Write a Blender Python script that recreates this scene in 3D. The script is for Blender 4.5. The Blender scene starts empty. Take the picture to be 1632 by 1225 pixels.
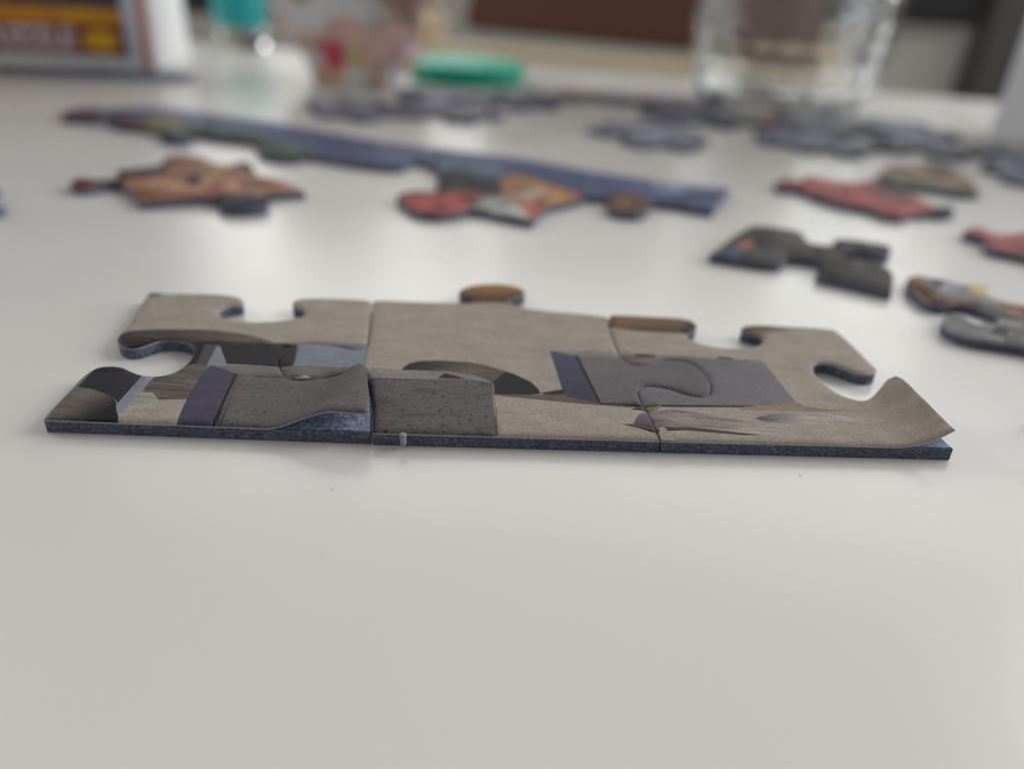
import bpy, bmesh, math, random, json
import numpy as np
from mathutils import Vector, Matrix, noise
from mathutils.geometry import delaunay_2d_cdt

# ------------------------------------------------------------------ camera
scene = bpy.context.scene
COL = scene.collection
MM = 0.001
cam_d = bpy.data.cameras.new('camera')
cam = bpy.data.objects.new('camera', cam_d); COL.objects.link(cam)
_p, _r = math.radians(28.5), math.radians(3.5)
_f = Vector((0, math.cos(_p), -math.sin(_p))); _x = Vector((1, 0, 0)); _u = _x.cross(_f)
_right = _x * math.cos(_r) + _u * math.sin(_r); _up = _u * math.cos(_r) - _x * math.sin(_r)
_m = Matrix((( _right.x, _up.x, -_f.x, 0), (_right.y, _up.y, -_f.y, 0), (_right.z, _up.z, -_f.z, 0.053), (0, 0, 0, 1)))
cam.matrix_world = _m
cam_d.sensor_fit = 'HORIZONTAL'; cam_d.sensor_width = 36; cam_d.lens = 36 * 1225 / 1632
cam_d.clip_start = 0.004; cam_d.clip_end = 20
cam_d.dof.use_dof = True; cam_d.dof.focus_distance = 0.099; cam_d.dof.aperture_fstop = 8.0
cam_d.dof.aperture_blades = 0
scene.camera = cam
# ------------------------------------------------------------------ light
world = bpy.data.worlds.new('World'); scene.world = world; world.use_nodes = True
bg = world.node_tree.nodes['Background']
bg.inputs[0].default_value = (1.0, 1.0, 0.985, 1); bg.inputs[1].default_value = 0.25
def area(name, loc, target, sx, sy, watts, col):
    l = bpy.data.lights.new(name, 'AREA'); l.shape = 'RECTANGLE'; l.size = sx; l.size_y = sy; l.energy = watts; l.color = col
    o = bpy.data.objects.new(name, l); COL.objects.link(o); o.location = loc
    o.rotation_euler = (Vector(target) - Vector(loc)).to_track_quat('-Z', 'Y').to_euler()
    return o
area('window_light', (1.1, 0.52, 0.52), (0.08, 0.36, 0), 0.8, 0.85, 14, (0.95, 0.98, 1.0))
area('left_fill_light', (-1.45, 0.82, 0.55), (0.0, 0.42, 0.0), 0.75, 0.85, 12, (0.93, 0.97, 1.0))  # unseen lamp added at the left to brighten the glass and far table
area('front_fill_light', (-0.9, -1.0, 1.15), (0.1, 0.4, 0), 1.0, 1.0, 1.2, (1.0, 0.98, 0.95))  # unseen fill added behind the camera for faces turned towards it
area('back_fill_light', (0.15, 1.55, 0.66), (0.05, 0.3, 0), 2.2, 0.8, 12, (1.0, 0.99, 0.97))  # unseen lamp added for table sheen and brighter glass; the wall has no window
vs = scene.view_settings
vs.view_transform = 'Standard'; vs.look = 'None'; vs.exposure = 0.06; vs.gamma = 1; vs.use_curve_mapping = False
scene.cycles.use_denoising = True
scene.cycles.caustics_refractive = True

# ------------------------------------------------------------------ measured outlines and printed areas, in mm on the table
DATA = json.loads('''{"T":2.2,
"P1":[[-55.57,
78.09],
[-54.77,
78.13],
[-53.96,
78.16],
[-53.15,
78.2],
[-52.35,
78.23],
[-51.54,
78.26],
[-50.74,
78.3],
[-49.93,
78.33],
[-49.12,
78.37],
[-48.32,
78.4],
[-47.51,
78.44],
[-46.7,
78.47],
[-45.9,
78.51],
[-45.09,
78.54],
[-44.28,
78.58],
[-43.48,
78.61],
[-42.67,
78.65],
[-41.87,
78.68],
[-41.06,
78.72],
[-40.25,
78.75],
[-39.45,
78.79],
[-38.64,
78.82],
[-37.83,
78.85],
[-37.03,
78.89],
[-36.22,
78.92],
[-35.41,
78.96],
[-34.61,
78.99],
[-33.8,
79.03],
[-33.0,
79.06],
[-32.19,
79.1],
[-31.38,
79.13],
[-30.58,
79.17],
[-29.77,
79.2],
[-28.96,
79.24],
[-28.16,
79.27],
[-27.35,
79.31],
[-26.54,
79.34],
[-25.74,
79.37],
[-24.93,
79.41],
[-24.13,
79.44],
[-23.32,
79.48],
[-22.51,
79.51],
[-21.71,
79.55],
[-20.9,
79.58],
[-20.09,
79.62],
[-19.29,
79.65],
[-18.48,
79.69],
[-17.67,
79.72],
[-16.92,
79.73],
[-17.02,
80.39],
[-17.17,
81.23],
[-17.31,
82.08],
[-17.47,
82.94],
[-17.64,
83.83],
[-17.8,
84.59],
[-17.96,
85.38],
[-18.13,
86.19],
[-18.3,
87.01],
[-18.48,
87.81],
[-18.66,
88.57],
[-18.85,
89.29],
[-19.11,
90.23],
[-19.37,
91.12],
[-19.64,
91.95],
[-19.93,
92.71],
[-20.22,
93.45],
[-20.53,
94.11],
[-20.9,
94.61],
[-21.51,
95.02],
[-22.21,
95.18],
[-22.83,
95.05],
[-23.51,
94.74],
[-24.19,
94.35],
[-24.74,
93.95],
[-25.28,
93.48],
[-25.82,
92.99],
[-26.37,
92.56],
[-27.0,
92.13],
[-27.63,
91.74],
[-28.27,
91.48],
[-29.13,
91.4],
[-29.95,
91.55],
[-30.61,
91.94],
[-31.19,
92.51],
[-31.65,
93.08],
[-32.08,
93.74],
[-32.46,
94.43],
[-32.81,
95.16],
[-33.11,
95.91],
[-33.34,
96.67],
[-33.5,
97.4],
[-33.59,
98.14],
[-33.58,
98.89],
[-33.48,
99.81],
[-33.25,
100.75],
[-32.86,
101.55],
[-32.29,
102.11],
[-31.59,
102.53],
[-30.83,
102.83],
[-29.94,
103.01],
[-28.98,
103.06],
[-28.04,
103.01],
[-27.19,
102.9],
[-26.36,
102.71],
[-25.56,
102.49],
[-24.85,
102.23],
[-24.17,
101.94],
[-23.57,
101.81],
[-22.48,
102.17],
[-22.21,
102.62],
[-22.08,
103.26],
[-22.07,
103.94],
[-22.16,
104.74],
[-22.3,
105.63],
[-22.43,
106.55],
[-22.53,
107.34],
[-22.65,
108.19],
[-22.78,
109.07],
[-22.91,
109.96],
[-23.04,
110.83],
[-23.17,
111.67],
[-23.3,
112.55],
[-23.43,
113.39],
[-23.56,
114.23],
[-23.69,
115.06],
[-23.82,
115.9],
[-23.97,
116.76],
[-24.12,
117.62],
[-24.28,
118.47],
[-24.43,
119.33],
[-24.58,
120.17],
[-25.33,
120.63],
[-25.96,
120.74],
[-26.79,
120.76],
[-27.67,
120.75],
[-28.35,
120.75],
[-29.07,
120.74],
[-29.81,
120.73],
[-30.55,
120.69],
[-31.27,
120.64],
[-32.15,
120.56],
[-33.04,
120.46],
[-33.89,
120.34],
[-34.66,
120.18],
[-35.67,
119.9],
[-36.47,
119.53],
[-37.17,
118.74],
[-37.28,
118.16],
[-37.24,
117.53],
[-37.07,
116.94],
[-36.78,
116.43],
[-35.84,
115.79],
[-35.3,
115.44],
[-34.79,
115.02],
[-34.33,
114.31],
[-34.08,
113.53],
[-34.18,
112.88],
[-34.48,
112.28],
[-34.97,
111.71],
[-35.6,
111.21],
[-36.19,
110.83],
[-36.84,
110.47],
[-37.51,
110.17],
[-38.17,
109.94],
[-38.84,
109.76],
[-39.53,
109.62],
[-40.22,
109.52],
[-40.92,
109.45],
[-41.64,
109.42],
[-42.55,
109.4],
[-43.5,
109.41],
[-44.35,
109.5],
[-45.09,
109.71],
[-45.74,
110.04],
[-46.42,
110.58],
[-46.99,
111.25],
[-47.4,
111.96],
[-47.62,
112.71],
[-47.56,
113.44],
[-47.29,
114.11],
[-46.83,
114.64],
[-46.28,
115.08],
[-45.68,
115.42],
[-45.21,
115.77],
[-45.07,
116.83],
[-45.34,
117.45],
[-45.79,
118.04],
[-46.38,
118.54],
[-47.12,
118.92],
[-47.82,
119.09],
[-48.62,
119.17],
[-49.51,
119.2],
[-50.17,
119.2],
[-50.87,
119.16],
[-51.62,
119.11],
[-52.39,
119.05],
[-53.2,
118.97],
[-54.04,
118.91],
[-54.77,
118.85],
[-55.54,
118.78],
[-56.34,
118.72],
[-57.16,
118.64],
[-58.0,
118.57],
[-58.84,
118.49],
[-59.68,
118.42],
[-60.52,
118.34],
[-61.29,
118.29],
[-61.26,
117.75],
[-61.21,
117.04],
[-61.13,
116.5],
[-61.02,
115.85],
[-60.88,
115.11],
[-60.72,
114.31],
[-60.55,
113.48],
[-60.38,
112.64],
[-60.21,
111.81],
[-60.06,
111.02],
[-59.91,
110.24],
[-59.75,
109.43],
[-59.59,
108.6],
[-59.43,
107.78],
[-59.27,
106.98],
[-59.13,
106.21],
[-59.0,
105.51],
[-58.9,
104.87],
[-58.77,
103.95],
[-58.67,
103.15],
[-58.57,
102.4],
[-58.48,
101.5],
[-58.3,
100.69],
[-57.97,
100.0],
[-57.52,
99.38],
[-56.9,
98.75],
[-56.2,
98.26],
[-55.52,
97.99],
[-54.87,
97.94],
[-54.34,
98.18],
[-53.86,
98.59],
[-53.4,
99.15],
[-52.98,
99.76],
[-52.61,
100.34],
[-52.2,
100.85],
[-51.18,
101.34],
[-50.37,
101.42],
[-49.52,
101.36],
[-48.66,
101.16],
[-47.87,
100.82],
[-47.28,
100.36],
[-46.79,
99.78],
[-46.3,
98.94],
[-45.91,
98.0],
[-45.7,
97.3],
[-45.54,
96.56],
[-45.45,
95.82],
[-45.42,
95.09],
[-45.46,
94.35],
[-45.55,
93.64],
[-45.67,
92.94],
[-45.84,
92.26],
[-46.09,
91.65],
[-46.56,
91.03],
[-47.16,
90.57],
[-47.89,
90.29],
[-48.68,
90.18],
[-49.54,
90.27],
[-50.38,
90.51],
[-51.12,
90.85],
[-51.84,
91.25],
[-52.63,
91.74],
[-53.42,
92.16],
[-54.12,
92.31],
[-54.81,
92.34],
[-55.96,
92.09],
[-56.46,
91.73],
[-56.85,
91.25],
[-57.05,
90.68],
[-57.14,
90.03],
[-57.21,
89.08],
[-57.2,
88.05],
[-57.15,
87.29],
[-57.07,
86.5],
[-56.99,
85.66],
[-56.95,
84.97],
[-56.9,
84.23],
[-56.86,
83.47],
[-56.82,
82.72],
[-56.77,
81.99],
[-56.7,
81.15],
[-56.64,
80.29],
[-56.57,
79.5],
[-56.5,
78.87],
[-56.33,
78.04]],
"P2":[[-24.29,
119.35],
[-24.14,
118.5],
[-23.98,
117.64],
[-23.83,
116.78],
[-23.69,
115.93],
[-23.55,
115.08],
[-23.42,
114.25],
[-23.29,
113.41],
[-23.16,
112.57],
[-23.03,
111.69],
[-22.91,
110.86],
[-22.77,
109.98],
[-22.64,
109.09],
[-22.51,
108.21],
[-22.4,
107.36],
[-22.29,
106.57],
[-22.16,
105.65],
[-22.02,
104.76],
[-21.93,
103.94],
[-21.94,
103.25],
[-22.08,
102.57],
[-22.39,
102.06],
[-23.57,
101.67],
[-24.21,
101.81],
[-24.9,
102.1],
[-25.6,
102.36],
[-26.39,
102.57],
[-27.21,
102.76],
[-28.05,
102.87],
[-28.98,
102.92],
[-29.92,
102.88],
[-30.79,
102.7],
[-31.53,
102.41],
[-32.21,
102.0],
[-32.74,
101.47],
[-33.12,
100.7],
[-33.34,
99.78],
[-33.45,
98.88],
[-33.45,
98.14],
[-33.36,
97.42],
[-33.21,
96.71],
[-32.98,
95.96],
[-32.68,
95.21],
[-32.33,
94.5],
[-31.96,
93.81],
[-31.54,
93.16],
[-31.09,
92.6],
[-30.53,
92.05],
[-29.9,
91.68],
[-29.13,
91.54],
[-28.3,
91.62],
[-27.69,
91.86],
[-27.07,
92.24],
[-26.45,
92.68],
[-25.91,
93.1],
[-25.37,
93.58],
[-24.82,
94.06],
[-24.26,
94.47],
[-23.58,
94.86],
[-22.88,
95.19],
[-22.21,
95.32],
[-21.46,
95.15],
[-20.81,
94.71],
[-20.41,
94.18],
[-20.1,
93.5],
[-19.8,
92.76],
[-19.51,
92.0],
[-19.24,
91.16],
[-18.97,
90.27],
[-18.71,
89.32],
[-18.53,
88.61],
[-18.34,
87.84],
[-18.16,
87.04],
[-17.99,
86.22],
[-17.82,
85.41],
[-17.66,
84.61],
[-17.51,
83.85],
[-17.33,
82.96],
[-17.18,
82.1],
[-17.03,
81.25],
[-16.88,
80.41],
[-16.76,
79.6],
[-15.99,
79.67],
[-15.18,
79.72],
[-14.36,
79.77],
[-13.55,
79.82],
[-12.73,
79.87],
[-11.92,
79.92],
[-11.1,
79.97],
[-10.29,
80.02],
[-9.47,
80.07],
[-8.66,
80.12],
[-7.84,
80.17],
[-7.03,
80.22],
[-6.21,
80.27],
[-5.4,
80.32],
[-4.58,
80.37],
[-3.77,
80.42],
[-2.95,
80.47],
[-2.14,
80.52],
[-1.32,
80.57],
[-0.51,
80.62],
[0.3,
80.67],
[1.12,
80.72],
[1.93,
80.77],
[2.75,
80.82],
[3.56,
80.87],
[4.38,
80.92],
[5.19,
80.97],
[6.01,
81.02],
[6.82,
81.07],
[7.64,
81.12],
[8.45,
81.17],
[9.27,
81.22],
[10.08,
81.27],
[10.9,
81.32],
[11.71,
81.38],
[12.53,
81.43],
[13.34,
81.48],
[14.16,
81.53],
[14.97,
81.58],
[15.78,
81.63],
[16.6,
81.68],
[17.41,
81.73],
[18.23,
81.78],
[19.0,
81.8],
[18.94,
82.54],
[18.87,
83.32],
[18.8,
84.1],
[18.71,
84.88],
[18.62,
85.66],
[18.51,
86.45],
[18.39,
87.24],
[18.26,
88.02],
[18.14,
88.79],
[18.02,
89.52],
[17.9,
90.26],
[17.78,
90.97],
[17.68,
91.65],
[17.61,
92.3],
[17.51,
93.34],
[17.55,
94.28],
[18.09,
95.38],
[18.63,
95.79],
[19.28,
96.05],
[20.05,
96.07],
[20.85,
95.95],
[21.61,
95.76],
[22.34,
95.47],
[23.08,
95.01],
[23.79,
94.55],
[24.38,
94.23],
[24.99,
93.99],
[25.75,
93.84],
[26.5,
93.87],
[27.08,
94.13],
[27.56,
94.57],
[27.97,
95.33],
[28.24,
96.24],
[28.38,
96.91],
[28.46,
97.61],
[28.48,
98.34],
[28.43,
99.17],
[28.32,
100.02],
[28.16,
100.86],
[27.97,
101.71],
[27.74,
102.54],
[27.41,
103.26],
[26.79,
104.03],
[26.01,
104.59],
[25.37,
104.79],
[24.66,
104.88],
[23.96,
104.85],
[23.3,
104.67],
[22.64,
104.38],
[22.03,
104.04],
[21.31,
103.46],
[20.59,
102.92],
[19.75,
102.6],
[18.88,
102.48],
[18.01,
102.57],
[17.23,
102.9],
[16.69,
103.5],
[16.3,
104.28],
[16.11,
104.97],
[16.0,
105.75],
[15.9,
106.62],
[15.81,
107.34],
[15.73,
108.13],
[15.66,
108.97],
[15.59,
109.85],
[15.53,
110.72],
[15.47,
111.59],
[15.42,
112.36],
[15.38,
113.16],
[15.34,
113.98],
[15.31,
114.79],
[15.28,
115.57],
[15.26,
116.3],
[15.25,
116.97],
[15.25,
117.91],
[15.28,
118.75],
[15.31,
119.55],
[14.28,
120.16],
[13.66,
120.33],
[12.88,
120.44],
[12.02,
120.53],
[11.14,
120.6],
[10.41,
120.65],
[9.65,
120.69],
[8.86,
120.71],
[8.06,
120.74],
[7.25,
120.77],
[6.45,
120.82],
[5.59,
120.89],
[4.67,
120.98],
[3.74,
121.07],
[2.87,
121.17],
[2.11,
121.29],
[1.52,
121.43],
[0.64,
121.85],
[-0.02,
122.31],
[-0.74,
122.91],
[-1.26,
123.54],
[-1.48,
124.29],
[-1.42,
125.01],
[-1.07,
125.55],
[-0.55,
126.05],
[-0.04,
126.5],
[0.52,
126.97],
[0.96,
127.47],
[1.29,
128.22],
[1.37,
129.0],
[1.06,
129.86],
[0.46,
130.65],
[-0.12,
131.14],
[-0.83,
131.56],
[-1.6,
131.85],
[-2.31,
132.0],
[-3.1,
132.06],
[-3.9,
132.04],
[-4.67,
131.96],
[-5.39,
131.82],
[-6.11,
131.61],
[-6.8,
131.34],
[-7.45,
131.02],
[-8.24,
130.52],
[-8.97,
129.92],
[-9.56,
129.27],
[-9.95,
128.65],
[-10.23,
127.99],
[-10.38,
127.34],
[-10.36,
126.45],
[-10.12,
125.63],
[-9.65,
124.94],
[-9.05,
124.37],
[-8.35,
124.06],
[-7.78,
123.69],
[-7.66,
122.98],
[-7.9,
122.31],
[-8.4,
122.06],
[-9.12,
121.98],
[-9.96,
121.91],
[-10.57,
121.84],
[-11.27,
121.78],
[-12.05,
121.72],
[-12.88,
121.67],
[-13.75,
121.61],
[-14.64,
121.56],
[-15.52,
121.51],
[-16.38,
121.45],
[-17.2,
121.39],
[-18.11,
121.33],
[-19.1,
121.29],
[-20.11,
121.24],
[-21.1,
121.2],
[-22.02,
121.14],
[-22.83,
121.06],
[-23.48,
120.96],
[-23.92,
120.82],
[-24.33,
120.39]],
"P3":[[15.42,
118.74],
[15.39,
117.91],
[15.39,
116.97],
[15.4,
116.3],
[15.42,
115.57],
[15.45,
114.79],
[15.48,
113.99],
[15.52,
113.17],
[15.56,
112.37],
[15.61,
111.6],
[15.67,
110.73],
[15.73,
109.86],
[15.8,
108.98],
[15.87,
108.14],
[15.95,
107.35],
[16.04,
106.63],
[16.14,
105.77],
[16.25,
105.0],
[16.44,
104.33],
[16.8,
103.57],
[17.31,
103.01],
[18.05,
102.71],
[18.88,
102.62],
[19.72,
102.74],
[20.52,
103.04],
[21.23,
103.57],
[21.95,
104.15],
[22.58,
104.5],
[23.25,
104.8],
[23.94,
104.98],
[24.66,
105.02],
[25.4,
104.93],
[26.07,
104.71],
[26.88,
104.13],
[27.52,
103.33],
[27.87,
102.58],
[28.1,
101.74],
[28.29,
100.89],
[28.46,
100.04],
[28.57,
99.18],
[28.62,
98.34],
[28.6,
97.6],
[28.52,
96.89],
[28.38,
96.2],
[28.1,
95.27],
[27.67,
94.48],
[27.15,
94.01],
[26.53,
93.73],
[25.74,
93.7],
[24.95,
93.86],
[24.32,
94.1],
[23.71,
94.43],
[23.0,
94.9],
[22.28,
95.34],
[21.56,
95.62],
[20.82,
95.81],
[20.04,
95.94],
[19.3,
95.91],
[18.7,
95.67],
[18.2,
95.29],
[17.68,
94.24],
[17.65,
93.35],
[17.75,
92.31],
[17.82,
91.67],
[17.92,
90.99],
[18.04,
90.28],
[18.16,
89.54],
[18.27,
88.81],
[18.4,
88.05],
[18.53,
87.26],
[18.65,
86.47],
[18.76,
85.68],
[18.85,
84.9],
[18.94,
84.12],
[19.01,
83.33],
[19.08,
82.55],
[19.13,
81.82],
[19.93,
81.89],
[20.74,
81.94],
[21.55,
82.0],
[22.36,
82.05],
[23.16,
82.1],
[23.97,
82.16],
[24.78,
82.21],
[25.59,
82.26],
[26.4,
82.32],
[27.21,
82.37],
[28.01,
82.43],
[28.82,
82.48],
[29.63,
82.53],
[30.44,
82.59],
[31.25,
82.64],
[32.06,
82.69],
[32.86,
82.75],
[33.67,
82.8],
[34.48,
82.85],
[35.29,
82.91],
[36.1,
82.96],
[36.91,
83.02],
[37.71,
83.07],
[38.52,
83.12],
[39.33,
83.18],
[40.14,
83.23],
[40.95,
83.28],
[41.75,
83.34],
[42.56,
83.39],
[43.37,
83.44],
[44.18,
83.5],
[44.99,
83.55],
[45.8,
83.6],
[46.6,
83.66],
[47.41,
83.71],
[48.22,
83.77],
[49.03,
83.82],
[49.84,
83.87],
[50.65,
83.93],
[51.45,
83.98],
[52.26,
84.03],
[53.07,
84.09],
[53.88,
84.14],
[54.69,
84.19],
[55.5,
84.25],
[56.3,
84.3],
[57.06,
84.33],
[56.96,
85.1],
[56.88,
85.92],
[56.8,
86.74],
[56.72,
87.56],
[56.63,
88.39],
[56.54,
89.22],
[56.46,
90.05],
[56.38,
90.89],
[56.31,
91.74],
[56.25,
92.61],
[56.19,
93.45],
[56.13,
94.25],
[56.07,
95.06],
[56.0,
95.82],
[55.86,
96.51],
[55.59,
97.27],
[55.21,
97.85],
[54.16,
98.25],
[53.42,
97.99],
[52.63,
97.51],
[52.05,
97.09],
[51.46,
96.6],
[50.87,
96.19],
[50.08,
95.81],
[49.3,
95.63],
[48.54,
95.75],
[47.82,
96.1],
[47.11,
96.75],
[46.5,
97.59],
[46.12,
98.3],
[45.81,
99.08],
[45.56,
99.87],
[45.38,
100.65],
[45.26,
101.45],
[45.2,
102.2],
[45.18,
103.02],
[45.25,
103.83],
[45.37,
104.54],
[45.54,
105.27],
[45.81,
105.91],
[46.33,
106.58],
[46.97,
107.05],
[47.68,
107.2],
[48.4,
107.13],
[49.02,
106.85],
[49.61,
106.43],
[50.1,
105.99],
[50.59,
105.5],
[51.07,
105.05],
[51.66,
104.55],
[52.25,
104.19],
[52.93,
104.09],
[53.62,
104.18],
[54.42,
104.53],
[55.08,
105.07],
[55.39,
105.6],
[55.54,
106.24],
[55.54,
106.94],
[55.42,
107.75],
[55.31,
108.66],
[55.25,
109.35],
[55.2,
110.12],
[55.15,
110.92],
[55.09,
111.74],
[55.03,
112.56],
[54.96,
113.35],
[54.9,
114.1],
[54.82,
114.88],
[54.75,
115.64],
[54.66,
116.39],
[54.58,
117.09],
[54.48,
117.73],
[54.33,
118.58],
[54.17,
119.34],
[53.98,
119.9],
[53.63,
120.33],
[52.81,
120.49],
[51.85,
120.62],
[51.16,
120.64],
[50.38,
120.62],
[49.53,
120.58],
[48.62,
120.53],
[47.71,
120.47],
[46.79,
120.44],
[45.98,
120.42],
[45.11,
120.42],
[44.21,
120.43],
[43.3,
120.43],
[42.42,
120.43],
[41.6,
120.4],
[40.87,
120.35],
[40.27,
120.27],
[39.35,
120.01],
[38.66,
119.64],
[38.07,
119.11],
[37.66,
118.49],
[37.48,
117.85],
[37.52,
117.26],
[38.3,
116.54],
[38.92,
116.38],
[39.56,
116.23],
[40.29,
115.69],
[40.41,
115.1],
[40.34,
114.43],
[40.06,
113.64],
[39.58,
112.87],
[39.09,
112.31],
[38.5,
111.78],
[37.87,
111.33],
[37.22,
111.0],
[36.54,
110.76],
[35.84,
110.58],
[35.14,
110.46],
[34.43,
110.41],
[33.74,
110.4],
[32.75,
110.44],
[31.78,
110.58],
[31.09,
110.75],
[30.4,
110.96],
[29.79,
111.24],
[29.22,
111.66],
[28.74,
112.16],
[28.26,
112.73],
[27.93,
113.38],
[27.89,
114.15],
[28.09,
114.9],
[28.5,
115.43],
[28.99,
115.91],
[29.44,
116.5],
[29.83,
117.15],
[30.13,
117.92],
[30.27,
118.72],
[30.14,
119.55],
[29.78,
120.29],
[29.12,
120.84],
[28.17,
121.21],
[27.59,
121.31],
[26.91,
121.36],
[26.14,
121.35],
[25.34,
121.32],
[24.52,
121.28],
[23.71,
121.24],
[22.95,
121.21],
[22.12,
121.2],
[21.28,
121.19],
[20.45,
121.18],
[19.65,
121.16],
[18.9,
121.12],
[18.23,
121.08],
[17.38,
121.03],
[16.64,
120.96],
[16.1,
120.76],
[15.61,
119.72]],
"art1":[{"p":[[-63.7,
120.54],
[-46.05,
123.5],
[-44.35,
118.32],
[-47.4,
118.66],
[-53.52,
117.66],
[-61.23,
116.68]],
"c":[56,
50,
46]},
{"p":[[-59.05,
117.87],
[-56.5,
118.29],
[-56.26,
117.21],
[-58.89,
116.78]],
"c":[150,
152,
160]},
{"p":[[-56.61,
118.55],
[-55.23,
118.78],
[-54.9,
117.71],
[-56.27,
117.49]],
"c":[186,
96,
62]},
{"p":[[-54.98,
118.68],
[-53.59,
118.91],
[-53.43,
117.95],
[-54.71,
117.74]],
"c":[176,
140,
62]},
{"p":[[-58.7,
100.4],
[-58.68,
102.28],
[-57.18,
103.06],
[-54.72,
103.87],
[-49.41,
104.77],
[-45.23,
105.04],
[-40.67,
104.23],
[-37.45,
103.02],
[-35.69,
102.18],
[-40.53,
101.06],
[-46.74,
100.39],
[-44.95,
94.71],
[-51.92,
97.56],
[-55.77,
96.2]],
"c":[70,
62,
58],
"c2":[92,
80,
74],
"a":[-57.27,
101.26],
"b":[-37.45,
103.02],
"gr":1},
{"p":[[-57.73,
98.4],
[-57.94,
100.73],
[-52.38,
100.66],
[-46.98,
101.0],
[-31.99,
102.27],
[-31.7,
101.24],
[-47.13,
99.06],
[-51.41,
96.4],
[-55.77,
96.2]],
"c":[52,
47,
45]},
{"p":[[-47.37,
99.66],
[-44.76,
100.03],
[-43.36,
93.57],
[-45.68,
93.26]],
"c":[34,
32,
33]},
{"p":[[-45.03,
99.99],
[-43.37,
100.23],
[-42.22,
93.53],
[-43.79,
93.32]],
"c":[72,
70,
71]},
{"p":[[-43.3,
100.03],
[-39.81,
94.24],
[-42.38,
93.51]],
"c":[118,
122,
134]},
{"p":[[-43.01,
100.17],
[-34.07,
100.8],
[-32.84,
94.79],
[-39.92,
94.42]],
"c":[18,
19,
30],
"c2":[30,
32,
48],
"a":[-38.56,
100.7],
"b":[-34.78,
94.53]},
{"p":[[-34.4,
101.28],
[-31.86,
101.64],
[-30.78,
95.26],
[-33.07,
94.95],
[-33.57,
97.25]],
"c":[56,
50,
50]},
{"p":[[-32.09,
102.15],
[-20.63,
103.45],
[-19.12,
95.27],
[-30.75,
95.17]],
"c":[114,
120,
130],
"sp":0.35},
{"p":[[-42.7,
93.66],
[-32.9,
94.98],
[-19.33,
96.41],
[-18.68,
92.89],
[-41.16,
90.51]],
"c":[104,
100,
99],
"sp":0.2},
{"p":[[-48.13,
89.96],
[-47.37,
91.53],
[-46.73,
93.5],
[-45.56,
94.04],
[-42.37,
93.7],
[-41.69,
91.91],
[-40.99,
84.43],
[-44.75,
83.72],
[-46.19,
85.35],
[-47.71,
85.49]],
"c":[92,
85,
82],
"gr":1.6},
{"p":[[-57.09,
85.39],
[-57.56,
90.54],
[-57.42,
92.44],
[-56.64,
91.41],
[-56.23,
85.76]],
"c":[98,
102,
108]},
{"p":[[-56.23,
85.76],
[-56.5,
90.13],
[-57.21,
93.04],
[-55.7,
94.22],
[-52.38,
92.74],
[-49.79,
91.21],
[-49.25,
89.99],
[-48.93,
81.93],
[-50.56,
83.65],
[-52.72,
84.77],
[-54.45,
85.48]],
"c":[50,
48,
52]},
{"p":[[-57.08,
92.1],
[-56.93,
94.05],
[-53.64,
94.5],
[-51.96,
90.92],
[-52.6,
90.47],
[-56.0,
89.65]],
"c":[40,
38,
41]},
{"p":[[-56.48,
77.24],
[-56.68,
77.53],
[-56.81,
77.89],
[-56.87,
78.31],
[-56.89,
78.77],
[-56.87,
79.27],
[-56.83,
79.79],
[-56.78,
80.31],
[-56.73,
80.82],
[-56.71,
81.31],
[-56.71,
81.76],
[-56.76,
82.27],
[-56.85,
82.8],
[-56.94,
83.34],
[-57.04,
83.86],
[-57.1,
84.36],
[-57.12,
84.79],
[-57.07,
85.15],
[-56.94,
85.41],
[-56.65,
85.59],
[-56.25,
85.65],
[-55.79,
85.63],
[-55.32,
85.57],
[-54.87,
85.51],
[-54.45,
85.43],
[-54.02,
85.32],
[-53.59,
85.18],
[-53.17,
85.02],
[-52.76,
84.85],
[-52.34,
84.67],
[-51.93,
84.48],
[-51.52,
84.27],
[-51.14,
84.03],
[-50.78,
83.78],
[-50.41,
83.46],
[-50.08,
83.1],
[-49.77,
82.72],
[-49.48,
82.33],
[-49.23,
81.96],
[-49.01,
81.57],
[-48.8,
81.17],
[-48.59,
80.73],
[-48.36,
80.3],
[-48.09,
79.82],
[-47.81,
79.31],
[-47.59,
78.82],
[-47.48,
78.37],
[-47.55,
78.0],
[-47.72,
77.79],
[-48.0,
77.61],
[-48.36,
77.46],
[-48.79,
77.33],
[-49.27,
77.22],
[-49.78,
77.14],
[-50.31,
77.07],
[-50.83,
77.02],
[-51.33,
76.97],
[-51.79,
76.93],
[-52.27,
76.88],
[-52.79,
76.83],
[-53.32,
76.78],
[-53.86,
76.74],
[-54.4,
76.72],
[-54.92,
76.73],
[-55.4,
76.78],
[-55.83,
76.88],
[-56.19,
77.03]],
"c":[100,
93,
89],
"c2":[24,
21,
20],
"a":[-54.87,
81.99],
"b":[-50.06,
80.4],
"gr":1},
{"p":[[-49.72,
90.85],
[-48.51,
91.01],
[-48.05,
89.97],
[-47.79,
85.31],
[-47.87,
80.2],
[-48.39,
80.14],
[-49.3,
81.88]],
"c":[120,
125,
136],
"sp":0.2},
{"p":[[-47.76,
81.6],
[-47.91,
81.87],
[-47.97,
82.28],
[-47.97,
82.75],
[-47.94,
83.23],
[-47.92,
83.65],
[-47.9,
84.2],
[-47.85,
84.72],
[-47.69,
85.07],
[-47.25,
85.19],
[-46.73,
85.11],
[-46.36,
84.95],
[-45.98,
84.71],
[-45.62,
84.42],
[-45.32,
84.16],
[-45.03,
83.87],
[-44.76,
83.56],
[-44.55,
83.26],
[-44.3,
82.78],
[-44.23,
82.34],
[-44.51,
82.04],
[-44.95,
81.82],
[-45.35,
81.71],
[-45.81,
81.66],
[-46.28,
81.63],
[-46.81,
81.54],
[-47.35,
81.48]],
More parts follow.
